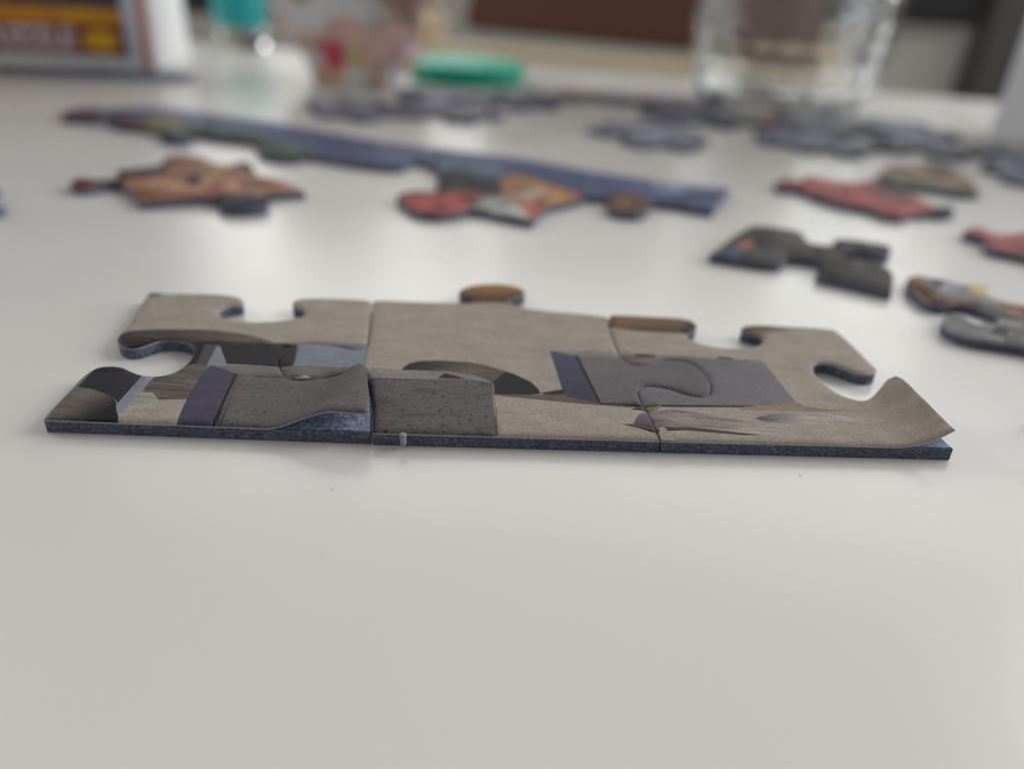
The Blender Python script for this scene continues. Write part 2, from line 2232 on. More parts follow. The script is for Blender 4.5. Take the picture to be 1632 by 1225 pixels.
"c":[142,
137,
127],
"gr":0.8},
{"p":[[-41.91,
93.86],
[-37.53,
91.81],
[-35.8,
78.36],
[-40.4,
78.26],
[-41.4,
84.13],
[-42.0,
90.04]],
"c":[72,
68,
84],
"sp":0.15},
{"p":[[-37.92,
91.94],
[-37.38,
91.74],
[-35.66,
78.38],
[-36.09,
78.33]],
"c":[40,
36,
40]},
{"p":[[-37.45,
91.82],
[-29.84,
92.54],
[-18.85,
93.8],
[-15.87,
77.66],
[-35.57,
77.95]],
"c":[94,
89,
88],
"sp":0.55},
{"p":[[-35.94,
78.93],
[-37.39,
91.64],
[-36.95,
91.61],
[-35.2,
78.58]],
"c":[84,
79,
79]}],
"art2":[{"p":[[-11.75,
134.05],
[2.17,
136.47],
[2.26,
125.86],
[-1.29,
123.0],
[-7.92,
121.94],
[-10.75,
123.47]],
"c":[138,
102,
62],
"c2":[76,
57,
46],
"a":[-4.6,
130.47],
"b":[-4.28,
124.23]},
{"p":[[-35.65,
103.28],
[-32.09,
102.48],
[-30.78,
95.26],
[-33.15,
94.94]],
"c":[52,
47,
48]},
{"p":[[-32.53,
103.73],
[-22.57,
105.17],
[-20.68,
96.03],
[-30.75,
95.17]],
"c":[114,
120,
130],
"sp":0.35},
{"p":[[-33.14,
94.89],
[-30.76,
95.2],
[-20.47,
95.87],
[-19.97,
93.28],
[-32.28,
92.04]],
"c":[104,
100,
99],
"sp":0.2},
{"p":[[-32.28,
92.04],
[-19.99,
93.37],
[-19.76,
92.2],
[-31.86,
90.64]],
"c":[92,
87,
87],
"sp":0.5},
{"p":[[-28.46,
92.54],
[-27.53,
92.29],
[-29.84,
91.9]],
"c":[160,
156,
152]},
{"p":[[14.08,
121.53],
[15.66,
121.24],
[15.34,
115.96],
[14.92,
117.17]],
"c":[104,
78,
58]},
{"p":[[-15.79,
95.99],
[-14.98,
97.98],
[-13.47,
98.99],
[-10.63,
99.63],
[-6.86,
99.68],
[-3.51,
98.72],
[0.08,
96.85],
[2.58,
94.72],
[3.74,
92.58],
[3.91,
91.29],
[0.68,
90.54],
[-2.54,
90.48],
[-10.21,
94.55]],
"c":[44,
40,
37],
"c2":[92,
84,
76],
"a":[-13.75,
97.94],
"b":[-5.86,
97.42],
"gr":1.5},
{"p":[[-1.01,
97.29],
[0.08,
96.85],
[2.58,
94.72],
[3.74,
92.58],
[3.91,
91.29],
[0.68,
90.54],
[-2.54,
90.48],
[-3.03,
93.26]],
"c":[34,
30,
28],
"gr":0.6},
{"p":[[-2.54,
90.48],
[3.91,
91.11],
[7.13,
93.2],
[7.75,
91.07],
[12.25,
89.74],
[17.29,
89.52],
[15.57,
89.14],
[7.19,
89.46],
[-1.25,
90.12]],
"c":[92,
79,
74]},
{"p":[[3.65,
91.52],
[7.22,
93.21],
[7.43,
91.91],
[5.53,
91.32]],
"c":[44,
38,
36]},
{"p":[[-20.57,
95.47],
[-9.44,
96.37],
[-5.32,
95.63],
[-2.9,
94.01],
[-2.78,
93.48],
[-20.02,
92.63]],
"c":[122,
117,
117],
"sp":0.4},
{"p":[[-10.42,
94.1],
[-9.55,
95.78],
[-6.25,
94.41]],
"c":[40,
37,
37]},
{"p":[[-20.03,
92.72],
[-13.57,
93.46],
[-6.24,
94.32],
[-2.89,
93.83],
[-1.63,
80.42],
[-17.33,
78.91]],
"c":[92,
86,
87],
"sp":1.0},
{"p":[[-2.78,
93.48],
[-2.52,
93.51],
[-1.4,
80.45],
[-1.67,
80.41]],
"c":[120,
108,
98]},
{"p":[[5.38,
105.04],
[9.43,
103.88],
[11.92,
89.79],
[7.66,
90.89],
[6.95,
93.09]],
"c":[72,
72,
88],
"c2":[62,
60,
72],
"a":[7.67,
105.03],
"b":[9.74,
89.94]},
{"p":[[5.38,
105.04],
[19.22,
105.98],
[38.55,
106.48],
[38.26,
105.38],
[21.97,
105.07],
[9.33,
103.76]],
"c":[116,
112,
114]},
{"p":[[9.24,
103.85],
[22.92,
104.99],
[32.54,
105.45],
[29.51,
91.51],
[11.84,
89.78]],
"c":[104,
99,
100],
"c2":[94,
89,
91],
"a":[10.44,
103.28],
"b":[20.05,
91.21],
"sp":0.25},
{"p":[[9.15,
103.95],
[9.66,
103.81],
[12.14,
89.9],
[11.71,
89.85]],
"c":[46,
42,
46]},
{"p":[[11.76,
89.94],
[29.49,
91.43],
[29.37,
90.9],
[11.82,
89.52]],
"c":[44,
38,
36]},
{"p":[[15.93,
88.6],
[16.87,
89.55],
[20.71,
89.93],
[20.57,
88.92]],
"c":[66,
56,
58]},
{"p":[[14.3,
84.74],
[16.19,
85.04],
[19.88,
84.24],
[19.73,
83.16]],
"c":[78,
66,
64]},
{"p":[[16.02,
84.55],
[15.96,
84.89],
[16.04,
85.3],
[16.19,
85.74],
[16.32,
86.15],
[16.45,
86.57],
[16.59,
86.96],
[16.78,
87.32],
[17.09,
87.73],
[17.53,
88.06],
[17.87,
88.2],
[18.31,
88.35],
[18.81,
88.48],
[19.33,
88.58],
[19.81,
88.61],
[20.21,
88.56],
[20.49,
88.41],
[20.63,
88.16],
[20.7,
87.76],
[20.72,
87.25],
[20.69,
86.68],
[20.62,
86.06],
[20.52,
85.43],
[20.39,
84.82],
[20.24,
84.28],
[20.08,
83.82],
[19.91,
83.49],
[19.75,
83.31],
[19.44,
83.35],
[19.07,
83.59],
[18.7,
83.8],
[18.29,
83.86],
[17.86,
83.89],
[17.44,
83.95],
[16.9,
84.08],
[16.37,
84.27]],
"c":[96,
88,
98],
"c2":[74,
66,
69],
"a":[17.47,
87.56],
"b":[17.42,
83.8]}],
"art3":[{"p":[[14.75,
123.29],
[32.36,
124.65],
[31.06,
117.8],
[28.04,
114.86],
[24.28,
114.31],
[19.77,
114.13],
[16.29,
115.1],
[15.53,
117.0]],
"c":[118,
92,
72],
"c2":[66,
59,
54],
"a":[22.95,
119.68],
"b":[24.28,
114.31]},
{"p":[[28.43,
124.04],
[32.65,
123.32],
[31.1,
115.3],
[28.04,
114.86],
[26.74,
115.65],
[28.65,
118.98]],
"c":[66,
60,
55]},
{"p":[[14.86,
121.93],
[17.37,
122.32],
[16.19,
115.09],
[15.4,
115.47]],
"c":[96,
72,
54]},
{"p":[[37.38,
122.69],
[55.21,
122.71],
[53.36,
120.09],
[47.06,
118.9],
[41.72,
116.61],
[39.84,
112.96],
[35.59,
114.74]],
"c":[84,
70,
60],
"c2":[130,
115,
101],
"a":[43.66,
119.93],
"b":[44.56,
117.53]},
{"p":[[37.96,
121.44],
[42.08,
122.06],
[40.75,
119.76],
[38.64,
118.93],
[37.03,
117.42]],
"c":[126,
86,
52]},
{"p":[[15.85,
105.84],
[19.22,
105.98],
[37.95,
106.4],
[39.48,
92.39],
[24.26,
90.87],
[15.67,
90.16]],
"c":[104,
99,
103],
"c2":[110,
104,
108],
"a":[22.01,
98.76],
"b":[37.87,
97.01],
"sp":0.2},
{"p":[[15.85,
105.84],
[19.22,
105.98],
[37.95,
106.4],
[38.02,
105.55],
[21.96,
104.96],
[15.76,
104.86]],
"c":[120,
115,
115]},
{"p":[[18.25,
105.85],
[21.12,
105.81],
[21.6,
105.13],
[18.54,
105.03]],
"c":[50,
46,
47]},
{"p":[[31.14,
106.5],
[33.16,
106.5],
[33.58,
105.8],
[31.28,
105.81]],
"c":[52,
47,
48]},
{"p":[[16.33,
103.87],
[20.95,
104.5],
[23.04,
105.86],
[22.73,
103.69],
[19.69,
102.04],
[16.9,
102.08]],
"c":[116,
106,
106]},
{"p":[[15.66,
90.08],
[31.23,
91.55],
[39.52,
92.65],
[39.72,
92.16],
[31.1,
91.03],
[15.59,
89.39]],
"c":[48,
42,
40]},
{"p":[[39.54,
93.61],
[40.37,
92.32],
[45.87,
91.8],
[41.35,
91.09],
[30.94,
90.33],
[31.13,
91.12]],
"c":[128,
112,
98]},
{"p":[[17.32,
88.36],
[18.37,
90.07],
[18.98,
89.55],
[20.48,
90.67],
[19.59,
89.13],
[18.82,
88.38]],
"c":[104,
104,
82]},
{"p":[[17.13,
88.17],
[17.39,
88.37],
[17.78,
88.43],
[18.24,
88.46],
[18.67,
88.52],
[19.04,
88.64],
[19.41,
88.79],
[19.79,
88.94],
[20.19,
89.07],
[20.6,
89.17],
[21.03,
89.22],
[21.47,
89.24],
[21.92,
89.25],
[22.39,
89.23],
[22.88,
89.2],
[23.37,
89.17],
[23.78,
89.14],
[24.21,
89.11],
[24.65,
89.07],
[25.1,
89.02],
[25.55,
88.96],
[26.0,
88.9],
[26.45,
88.83],
[26.88,
88.75],
[27.3,
88.66],
[27.77,
88.53],
[28.23,
88.4],
[28.68,
88.25],
[29.12,
88.09],
[29.56,
87.92],
[30.0,
87.75],
[30.44,
87.58],
[30.88,
87.4],
[31.32,
87.22],
[31.77,
87.03],
[32.21,
86.84],
[32.64,
86.65],
[33.05,
86.46],
[33.44,
86.27],
[33.9,
86.06],
[34.39,
85.86],
[34.84,
85.65],
[35.16,
85.45],
[35.28,
85.25],
[35.14,
85.05],
[34.8,
84.85],
[34.33,
84.66],
[33.8,
84.49],
[33.29,
84.34],
[32.89,
84.25],
[32.45,
84.17],
[31.99,
84.11],
[31.51,
84.07],
[31.02,
84.04],
[30.53,
84.02],
[30.06,
84.0],
[29.6,
83.99],
[29.13,
84.0],
[28.67,
84.02],
[28.21,
84.06],
[27.76,
84.11],
[27.3,
84.15],
[26.85,
84.2],
[26.39,
84.23],
[25.93,
84.26],
[25.46,
84.29],
[24.99,
84.32],
[24.52,
84.34],
[24.06,
84.36],
[23.59,
84.38],
[23.12,
84.38],
[22.65,
84.37],
[22.16,
84.35],
[21.67,
84.32],
[21.19,
84.29],
[20.72,
84.26],
[20.28,
84.24],
[19.88,
84.24],
[19.43,
84.21],
[19.01,
84.17],
[18.63,
84.2],
[18.29,
84.36],
[18.06,
84.61],
[17.84,
84.98],
[17.62,
85.45],
[17.42,
85.97],
[17.25,
86.51],
[17.13,
87.03],
[17.06,
87.51],
[17.06,
87.9]],
"c":[122,
113,
109],
"c2":[146,
136,
130],
"a":[20.3,
87.1],
"b":[33.77,
85.08],
"gr":1.4},
{"p":[[18.31,
84.51],
[19.96,
84.78],
[23.23,
85.01],
[26.5,
84.77],
[29.71,
84.46],
[32.34,
84.23],
[29.56,
83.84],
[26.34,
84.0],
[23.08,
84.15],
[18.63,
83.86]],
"c":[76,
64,
60]},
{"p":[[32.47,
88.3],
[32.62,
88.5],
[32.99,
88.71],
[33.44,
88.92],
[33.85,
89.11],
[34.23,
89.31],
[34.61,
89.49],
[35.05,
89.67],
[35.4,
89.78],
[35.77,
89.88],
[36.18,
89.99],
[36.61,
90.09],
[37.06,
90.18],
[37.52,
90.27],
[37.98,
90.35],
[38.39,
90.41],
[38.83,
90.47],
[39.29,
90.53],
[39.75,
90.58],
[40.23,
90.63],
[40.7,
90.67],
[41.16,
90.7],
[41.61,
90.72],
[42.03,
90.72],
[42.43,
90.71],
[42.88,
90.69],
[43.32,
90.64],
[43.73,
90.58],
[44.13,
90.5],
[44.52,
90.4],
[44.9,
90.26],
[45.33,
90.09],
[45.81,
89.88],
[46.29,
89.64],
[46.69,
89.4],
[46.96,
89.17],
[47.05,
88.97],
[46.96,
88.85],
[46.75,
88.73],
[46.44,
88.63],
[46.05,
88.54],
[45.59,
88.45],
[45.08,
88.37],
[44.54,
88.3],
[43.99,
88.23],
[43.43,
88.16],
[42.91,
88.09],
[42.41,
88.03],
[41.99,
87.97],
[41.53,
87.91],
[41.06,
87.85],
[40.57,
87.79],
[40.06,
87.74],
[39.56,
87.69],
[39.05,
87.64],
[38.54,
87.59],
[38.04,
87.55],
[37.55,
87.52],
[37.09,
87.49],
[36.64,
87.47],
[36.22,
87.46],
[35.83,
87.45],
[35.48,
87.45],
[34.96,
87.47],
[34.48,
87.51],
[34.05,
87.56],
[33.67,
87.64],
[33.32,
87.74],
[32.76,
88.0]],
"c":[92,
83,
92],
"c2":[152,
142,
138],
"a":[33.39,
88.33],
"b":[39.83,
88.93],
"gr":1}],
"tufts":{"nub":[-12.97,
79.41],
"flap":[[19.13,
81.77],
[19.11,
84.45],
[21.12,
81.92],
[19.56,
83.14]]},
"curl":{"a1":[[-30.13,
78.73],
[-26.2,
92.46]],
"a3":[[49.15,
83.69],
[48.9,
95.83]],
"zone1":[[-31.01,
73.26],
[-29.72,
83.48],
[-29.56,
91.51],
[-28.27,
91.5],
[-26.4,
92.57],
[-24.21,
94.35],
[-22.2,
95.19],
[-20.84,
94.61],
[-19.77,
93.12],
[-15.37,
93.88],
[-12.48,
75.3]],
"zone3":[[40.04,
79.71],
[47.29,
94.56],
[50.19,
100.09],
[60.95,
102.65],
[71.52,
84.57],
[59.85,
77.82]]},
"mid":{"orange":{"o":[[-84.95,
169.37],
[-84.02,
169.99],
[-83.1,
170.6],
[-82.17,
171.21],
[-81.23,
171.81],
[-80.27,
172.4],
[-79.29,
172.97],
[-78.23,
173.54],
[-77.15,
174.08],
[-76.04,
174.61],
[-74.93,
175.14],
[-73.81,
175.65],
[-72.69,
176.17],
[-71.58,
176.7],
[-70.17,
175.63],
[-69.99,
174.71],
[-70.01,
173.55],
[-69.87,
172.43],
[-69.38,
171.24],
[-68.7,
170.08],
[-67.83,
169.19],
[-66.77,
168.69],
[-65.55,
168.45],
[-64.31,
168.43],
[-63.0,
168.66],
[-61.68,
169.14],
[-60.53,
169.79],
[-59.65,
170.51],
[-58.92,
171.37],
[-58.48,
172.34],
[-58.42,
173.32],
[-58.58,
174.43],
[-58.91,
175.53],
[-59.33,
176.48],
[-59.99,
177.32],
[-60.79,
178.03],
[-61.52,
178.77],
[-62.44,
179.92],
[-62.83,
181.04],
[-62.19,
181.82],
[-60.96,
182.53],
[-59.6,
183.27],
[-58.7,
183.79],
[-57.72,
184.33],
[-56.68,
184.87],
[-55.61,
185.42],
[-54.54,
185.97],
[-53.49,
186.52],
[-54.35,
187.4],
[-55.2,
188.32],
[-56.05,
189.25],
[-56.91,
190.19],
[-57.76,
191.12],
[-58.61,
192.03],
[-59.47,
192.9],
[-60.32,
193.72],
[-61.18,
194.47],
[-62.04,
195.15],
[-63.06,
195.8],
[-64.13,
196.33],
[-65.22,
196.78],
[-66.28,
197.21],
[-67.29,
197.65],
[-68.19,
198.15],
[-68.96,
198.77],
[-69.67,
199.65],
[-70.23,
200.62],
[-70.68,
201.64],
[-71.1,
202.69],
[-71.54,
203.72],
[-71.99,
204.79],
[-72.39,
205.9],
[-72.78,
207.0],
[-73.23,
208.05],
[-73.77,
209.02],
[-74.6,
210.2],
[-75.57,
211.38],
[-76.54,
212.3],
[-77.37,
212.64],
[-78.35,
211.91],
[-79.09,
210.62],
[-79.27,
209.27],
[-79.6,
208.19],
[-80.5,
208.01],
[-81.79,
208.19],
[-83.18,
208.61],
[-84.37,
209.17],
[-85.24,
209.94],
[-85.96,
210.95],
[-86.67,
212.02],
[-87.51,
212.97],
[-88.4,
213.71],
[-89.38,
214.44],
[-90.41,
215.11],
[-91.46,
215.64],
[-92.5,
215.98],
[-93.74,
216.16],
[-95.04,
216.15],
[-96.24,
215.93],
[-97.19,
215.46],
[-97.82,
214.71],
[-98.25,
213.71],
[-98.51,
212.57],
[-98.61,
211.43],
[-98.48,
210.34],
[-98.12,
209.17],
[-97.65,
207.97],
[-97.18,
206.81],
[-96.85,
205.74],
[-96.5,
204.46],
[-96.23,
203.27],
[-96.31,
202.17],
[-96.94,
201.14],
[-97.97,
200.2],
[-99.11,
199.25],
[-100.0,
198.5],
[-100.99,
197.74],
[-102.04,
196.97],
[-103.09,
196.21],
[-104.12,
195.44],
[-103.58,
194.42],
[-103.01,
193.38],
[-102.46,
192.34],
[-101.95,
191.33],
[-101.51,
190.36],
[-100.94,
189.06],
[-100.46,
187.81],
[-100.39,
186.75],
[-100.99,
185.72],
[-102.02,
185.07],
[-102.91,
185.07],
[-103.99,
185.37],
[-105.11,
185.73],
[-106.13,
185.93],
[-107.6,
185.96],
[-108.71,
185.59],
[-109.05,
184.33],
[-108.86,
182.72],
[-108.56,
181.75],
[-108.1,
180.72],
[-107.51,
179.75],
[-106.85,
178.95],
[-105.89,
178.15],
[-104.8,
177.54],
[-103.78,
177.34],
[-102.51,
177.96],
[-101.43,
179.09],
[-100.95,
180.0],
[-100.6,
181.02],
[-100.11,
181.83],
[-99.02,
182.47],
[-97.82,
182.7],
[-96.77,
182.42],
[-95.68,
181.7],
[-94.97,
181.03],
[-94.2,
180.15],
[-93.41,
179.12],
[-92.6,
178.01],
[-91.78,
176.88],
[-90.98,
175.79],
[-90.26,
174.83],
[-89.53,
173.84],
[-88.8,
172.83],
[-88.07,
171.82],
[-87.34,
170.8],
[-86.61,
169.78],
[-85.88,
168.77]],
"base":[176,
112,
74],
"art":[{"p":[[-105.89,
197.43],
[-95.35,
206.15],
[-89.93,
193.35],
[-98.46,
187.24]],
"c":[74,
72,
78]},
{"p":[[-94.55,
201.92],
[-81.82,
206.84],
[-82.88,
200.72],
[-90.68,
195.88]],
"c":[150,
92,
60]},
{"p":[[-93.76,
178.59],
[-79.82,
180.78],
[-79.09,
177.48],
[-91.03,
174.65]],
"c":[150,
90,
60]},
{"p":[[-112.03,
186.35],
[-99.01,
188.39],
[-95.79,
182.89],
[-106.21,
175.58]],
"c":[140,
44,
40]},
{"p":[[-104.18,
184.52],
[-98.19,
186.67],
[-95.79,
182.89],
[-101.16,
178.56]],
"c":[64,
46,
48]},
{"p":[[-102.83,
218.4],
[-87.33,
219.53],
[-84.37,
209.17],
[-95.43,
201.68]],
"c":[150,
88,
52]},
{"p":[[-86.4,
205.6],
[-80.25,
209.53],
[-75.38,
194.42],
[-78.69,
189.66],
[-82.61,
196.61]],
"c":[198,
154,
70]},
{"p":[[-84.93,
191.98],
[-83.09,
197.86],
[-78.08,
184.81],
[-80.26,
181.87]],
"c":[70,
48,
44]},
{"p":[[-82.52,
215.97],
[-74.5,
216.62],
[-69.22,
200.09],
[-75.81,
204.04]],
"c":[52,
58,
48]},
{"p":[[-77.78,
182.47],
[-74.15,
185.77],
[-71.08,
176.54],
[-75.19,
175.02]],
"c":[160,
60,
46]},
{"p":[[-72.31,
179.08],
[-60.68,
181.84],
[-56.09,
168.72],
[-68.09,
166.07]],
"c":[44,
54,
82]},
{"p":[[-72.35,
176.8],
[-68.1,
175.56],
[-64.66,
165.83],
[-68.26,
165.04]],
"c":[66,
54,
34]},
{"p":[[-97.15,
182.56],
[-77.93,
183.63],
[-82.55,
180.13],
[-93.76,
178.59]],
"c":[196,
138,
96]},
{"p":[[-88.02,
170.95],
[-74.49,
178.57],
[-73.21,
173.28],
[-85.79,
168.26]],
"c":[140,
70,
52]},
{"p":[[-75.03,
192.53],
[-57.92,
193.57],
[-53.64,
186.48],
[-66.31,
185.24]],
"c":[170,
100,
62]}]},
"redorange":{"o":[[2.53,
174.38],
[2.77,
175.5],
[3.01,
176.63],
[3.25,
177.73],
[3.5,
178.79],
[3.74,
179.78],
[4.02,
180.88],
[4.29,
181.9],
[4.59,
182.88],
[4.96,
183.85],
[5.41,
184.85],
[5.92,
185.83],
[6.49,
186.79],
[7.16,
187.72],
[7.85,
188.5],
[8.64,
189.24],
[9.48,
189.97],
[10.33,
190.72],
[11.16,
191.53],
[11.89,
192.34],
[12.62,
193.2],
[13.35,
194.08],
[14.08,
194.98],
[14.8,
195.88],
[15.53,
196.76],
[14.99,
197.75],
[14.49,
198.73],
[13.97,
199.71],
[13.38,
200.71],
[12.67,
201.76],
[11.99,
202.62],
[11.2,
203.53],
[10.34,
204.47],
[9.42,
205.43],
[8.47,
206.39],
[7.53,
207.33],
[6.61,
208.25],
[5.75,
209.13],
[4.97,
209.94],
[4.04,
211.02],
[3.19,
212.1],
[2.38,
213.1],
[1.55,
213.94],
[0.65,
214.55],
[-0.4,
214.95],
[-1.51,
215.17],
[-2.59,
215.18],
[-3.54,
214.94],
[-4.36,
214.35],
[-5.07,
213.47],
[-5.67,
212.43],
[-6.19,
211.36],
[-6.49,
210.02],
[-6.58,
208.46],
[-6.75,
207.07],
[-7.32,
206.18],
[-8.06,
205.99],
[-9.02,
206.1],
[-10.14,
206.43],
[-11.37,
206.91],
[-12.64,
207.44],
[-13.89,
207.97],
[-15.05,
208.4],
[-16.19,
208.79],
[-17.33,
209.2],
[-18.47,
209.62],
[-19.6,
210.06],
[-20.74,
210.5],
[-21.88,
210.94],
[-23.02,
211.37],
[-23.11,
210.13],
[-23.21,
208.91],
[-23.29,
207.65],
[-23.3,
206.31],
[-23.23,
205.27],
[-23.09,
204.16],
[-22.93,
203.0],
[-22.75,
201.83],
[-22.58,
200.66],
[-22.45,
199.53],
[-22.39,
198.45],
[-22.34,
197.12],
[-22.27,
195.72],
[-22.27,
194.41],
[-22.44,
193.33],
[-22.83,
192.64],
[-23.81,
192.54],
[-25.1,
192.93],
[-26.37,
193.03],
[-27.46,
192.62],
[-28.6,
191.96],
[-29.62,
191.14],
[-30.37,
190.23],
[-30.79,
189.24],
[-31.01,
188.11],
[-31.05,
186.96],
[-30.93,
185.91],
[-30.53,
184.85],
[-29.89,
183.88],
[-29.22,
182.85],
[-28.65,
181.78],
[-28.05,
180.64],
[-27.42,
179.49],
[-26.76,
178.41],
[-26.12,
177.39],
[-25.47,
176.38],
[-24.75,
175.47],
[-23.9,
174.78],
[-22.83,
174.29],
[-21.61,
173.97],
[-20.34,
173.87],
[-19.15,
174.0],
[-18.18,
174.38],
[-17.2,
175.0],
[-16.27,
175.75],
[-15.41,
176.56],
[-14.67,
177.34],
[-14.0,
178.51],
[-13.5,
179.72],
[-12.7,
180.46],
[-11.92,
180.5],
[-10.95,
180.26],
[-9.83,
179.8],
[-8.63,
179.19],
[-7.38,
178.49],
[-6.14,
177.78],
[-4.96,
177.1],
[-3.89,
176.54],
[-2.79,
175.99],
[-1.74,
175.45],
[-0.72,
174.9],
[0.28,
174.36],
[1.28,
173.82],
[2.29,
173.28]],
"base":[60,
58,
58],
"art":[{"p":[[-29.83,
186.76],
[-21.23,
192.4],
[-11.58,
194.7],
[-10.79,
187.66],
[-13.7,
178.08],
[-19.01,
172.75],
[-27.83,
173.92]],
"c":[196,
62,
54]},
{"p":[[-11.1,
187.59],
[-5.42,
192.47],
[1.02,
183.52],
[2.59,
172.34],
[-3.83,
175.01],
[-13.54,
179.73]],
"c":[176,
170,
166]},
{"p":[[-7.26,
216.19],
[5.87,
215.16],
[16.22,
197.54],
[7.16,
187.72],
[2.59,
172.34],
[-0.17,
182.16],
[-5.57,
196.13]],
"c":[206,
124,
62]},
{"p":[[-0.84,
201.1],
[2.77,
202.63],
[3.76,
194.62],
[0.64,
189.12]],
"c":[196,
186,
178]},
{"p":[[2.8,
193.18],
[6.0,
195.15],
[6.25,
189.24],
[3.75,
186.38]],
"c":[62,
50,
52]},
{"p":[[0.22,
186.15],
[5.93,
189.17],
[3.45,
178.66],
[2.59,
172.34]],
"c":[190,
84,
54]}]},
"dark":{"o":[[41.14,
156.51],
[42.37,
156.11],
[43.6,
155.72],
[44.82,
155.33],
[46.03,
154.97],
[47.2,
154.65],
[48.48,
154.27],
[49.78,
153.85],
[51.03,
153.49],
[52.18,
153.3],
[53.15,
153.4],
[54.04,
153.96],
[54.73,
154.82],
[55.37,
155.75],
[56.01,
156.9],
[56.6,
158.12],
[57.34,
158.93],
[58.7,
159.05],
[60.21,
158.64],
[61.51,
158.11],
[62.83,
157.36],
[63.79,
156.5],
[64.34,
155.41],
[64.36,
154.27],
[63.62,
153.33],
[62.39,
152.42],
[61.36,
151.45],
[60.74,
150.54],
[60.25,
149.59],
[60.21,
148.67],
[60.65,
148.03],
[61.47,
147.42],
[62.53,
146.84],
[63.72,
146.26],
[64.92,
145.67],
[66.0,
145.06],
[67.02,
144.41],
[68.05,
143.74],
[69.08,
143.07],
[70.11,
142.39],
[71.15,
141.71],
[72.18,
141.04],
[72.65,
142.23],
[73.17,
143.48],
[73.74,
144.75],
[74.32,
146.03],
[74.89,
147.31],
[75.43,
148.56],
[75.92,
149.77],
[76.33,
150.93],
[76.64,
152.0],
[76.83,
152.97],
[76.87,
153.83],
[76.59,
155.29],
[75.98,
156.48],
[75.11,
157.38],
[74.11,
157.72],
[72.85,
157.77],
[71.63,
157.83],
[70.74,
158.17],
[70.2,
159.03],
[69.96,
160.15],
[69.97,
161.27],
[70.28,
162.63],
[70.91,
164.0],
[71.83,
164.99],
[72.87,
165.35],
[74.17,
165.44],
[75.52,
165.31],
[76.69,
165.05],
[77.79,
164.36],
[78.76,
163.47],
[79.64,
163.07],
[80.67,
163.78],
[81.57,
165.12],
[82.05,
166.05],
[82.48,
167.15],
[82.89,
168.36],
[83.3,
169.59],
[83.71,
170.77],
[82.6,
171.39],
[81.5,
172.03],
[80.37,
172.62],
[79.16,
173.08],
[77.92,
173.4],
[76.53,
173.68],
[75.13,
173.86],
[73.87,
173.88],
[72.89,
173.7],
[71.97,
172.99],
[71.3,
171.99],
[70.83,
170.99],
[70.42,
169.88],
[69.85,
168.99],
[68.62,
168.25],
[67.29,
168.05],
[66.0,
168.69],
[65.04,
169.85],
[64.87,
170.97],
[65.03,
172.28],
[65.18,
173.58],
[65.36,
174.76],
[65.54,
175.91],
[65.34,
176.96],
[64.72,
177.7],
[63.77,
178.38],
[62.63,
178.98],
[61.41,
179.49],
[60.26,
179.88],
[59.15,
180.11],
[58.01,
180.19],
[56.85,
180.2],
[55.68,
180.18],
[54.52,
180.21],
[53.86,
179.26],
[53.19,
178.34],
[52.53,
177.42],
[51.87,
176.48],
[51.19,
175.49],
[50.49,
174.43],
[49.89,
173.49],
[49.28,
172.49],
[48.65,
171.45],
[48.01,
170.38],
[47.37,
169.29],
[46.72,
168.2],
[46.09,
167.11],
[45.46,
166.05],
[44.84,
165.02],
[44.21,
163.98],
[43.59,
162.95],
[42.97,
161.93],
[42.36,
160.92],
[41.75,
159.91],
[41.14,
158.91],
[40.53,
157.91],
[39.92,
156.89]],
"base":[84,
78,
75],
"art":[{"p":[[43.69,
159.66],
[46.01,
162.21],
[47.65,
158.75],
[44.38,
154.92]],
"c":[62,
102,
142]},
{"p":[[47.1,
164.58],
[51.73,
167.7],
[51.57,
163.71],
[47.21,
160.33]],
"c":[188,
92,
92]},
{"p":[[51.34,
168.98],
[57.62,
173.96],
[55.93,
164.54],
[51.12,
161.91]],
"c":[66,
62,
62]},
{"p":[[55.1,
181.35],
[66.29,
178.62],
[63.49,
174.18],
[52.78,
174.9]],
"c":[58,
53,
52]},
{"p":[[50.26,
161.75],
[56.95,
161.33],
[54.1,
155.92],
[49.54,
156.67]],
"c":[96,
88,
84]},
{"p":[[73.57,
171.52],
[83.17,
169.77],
[80.37,
164.89],
[72.45,
165.97]],
"c":[112,
112,
120]}]},
"gray":{"o":[[78.25,
148.33],
[77.88,
147.32],
[77.53,
146.3],
[77.25,
145.25],
[77.02,
144.07],
[76.84,
142.85],
[76.72,
141.64],
[76.66,
140.47],
[76.6,
139.11],
[76.61,
137.79],
[76.91,
136.7],
[77.83,
135.71],
[79.05,
135.2],
[80.04,
135.41],
[81.12,
135.94],
[82.15,
136.31],
[83.37,
136.34],
[84.51,
136.07],
[85.63,
135.34],
[86.53,
134.28],
[86.99,
133.32],
[87.28,
132.22],
[87.34,
131.18],
[86.95,
129.86],
[86.16,
128.74],
[84.94,
127.85],
[83.63,
127.53],
[82.63,
128.28],
[81.81,
129.48],
[81.31,
130.86],
[80.72,
131.89],
[79.6,
131.85],
[78.35,
131.24],
[77.6,
130.57],
[76.87,
129.67],
[76.21,
128.67],
[75.68,
127.71],
[75.21,
126.67],
[74.89,
125.62],
[74.77,
124.58],
[74.88,
123.52],
[75.18,
122.47],
[75.73,
121.58],
[76.73,
120.85],
[78.04,
120.32],
[79.45,
119.85],
[80.47,
119.54],
[81.57,
119.31],
[82.7,
119.08],
[83.82,
118.79],
[84.9,
118.41],
[86.0,
117.91],
[87.12,
117.36],
[88.2,
116.72],
[89.18,
115.97],
[90.02,
115.09],
[90.64,
114.12],
[91.11,
112.99],
[91.49,
111.76],
[91.82,
110.48],
[92.15,
109.2],
[92.53,
107.97],
[92.93,
109.15],
[93.34,
110.33],
[93.74,
111.51],
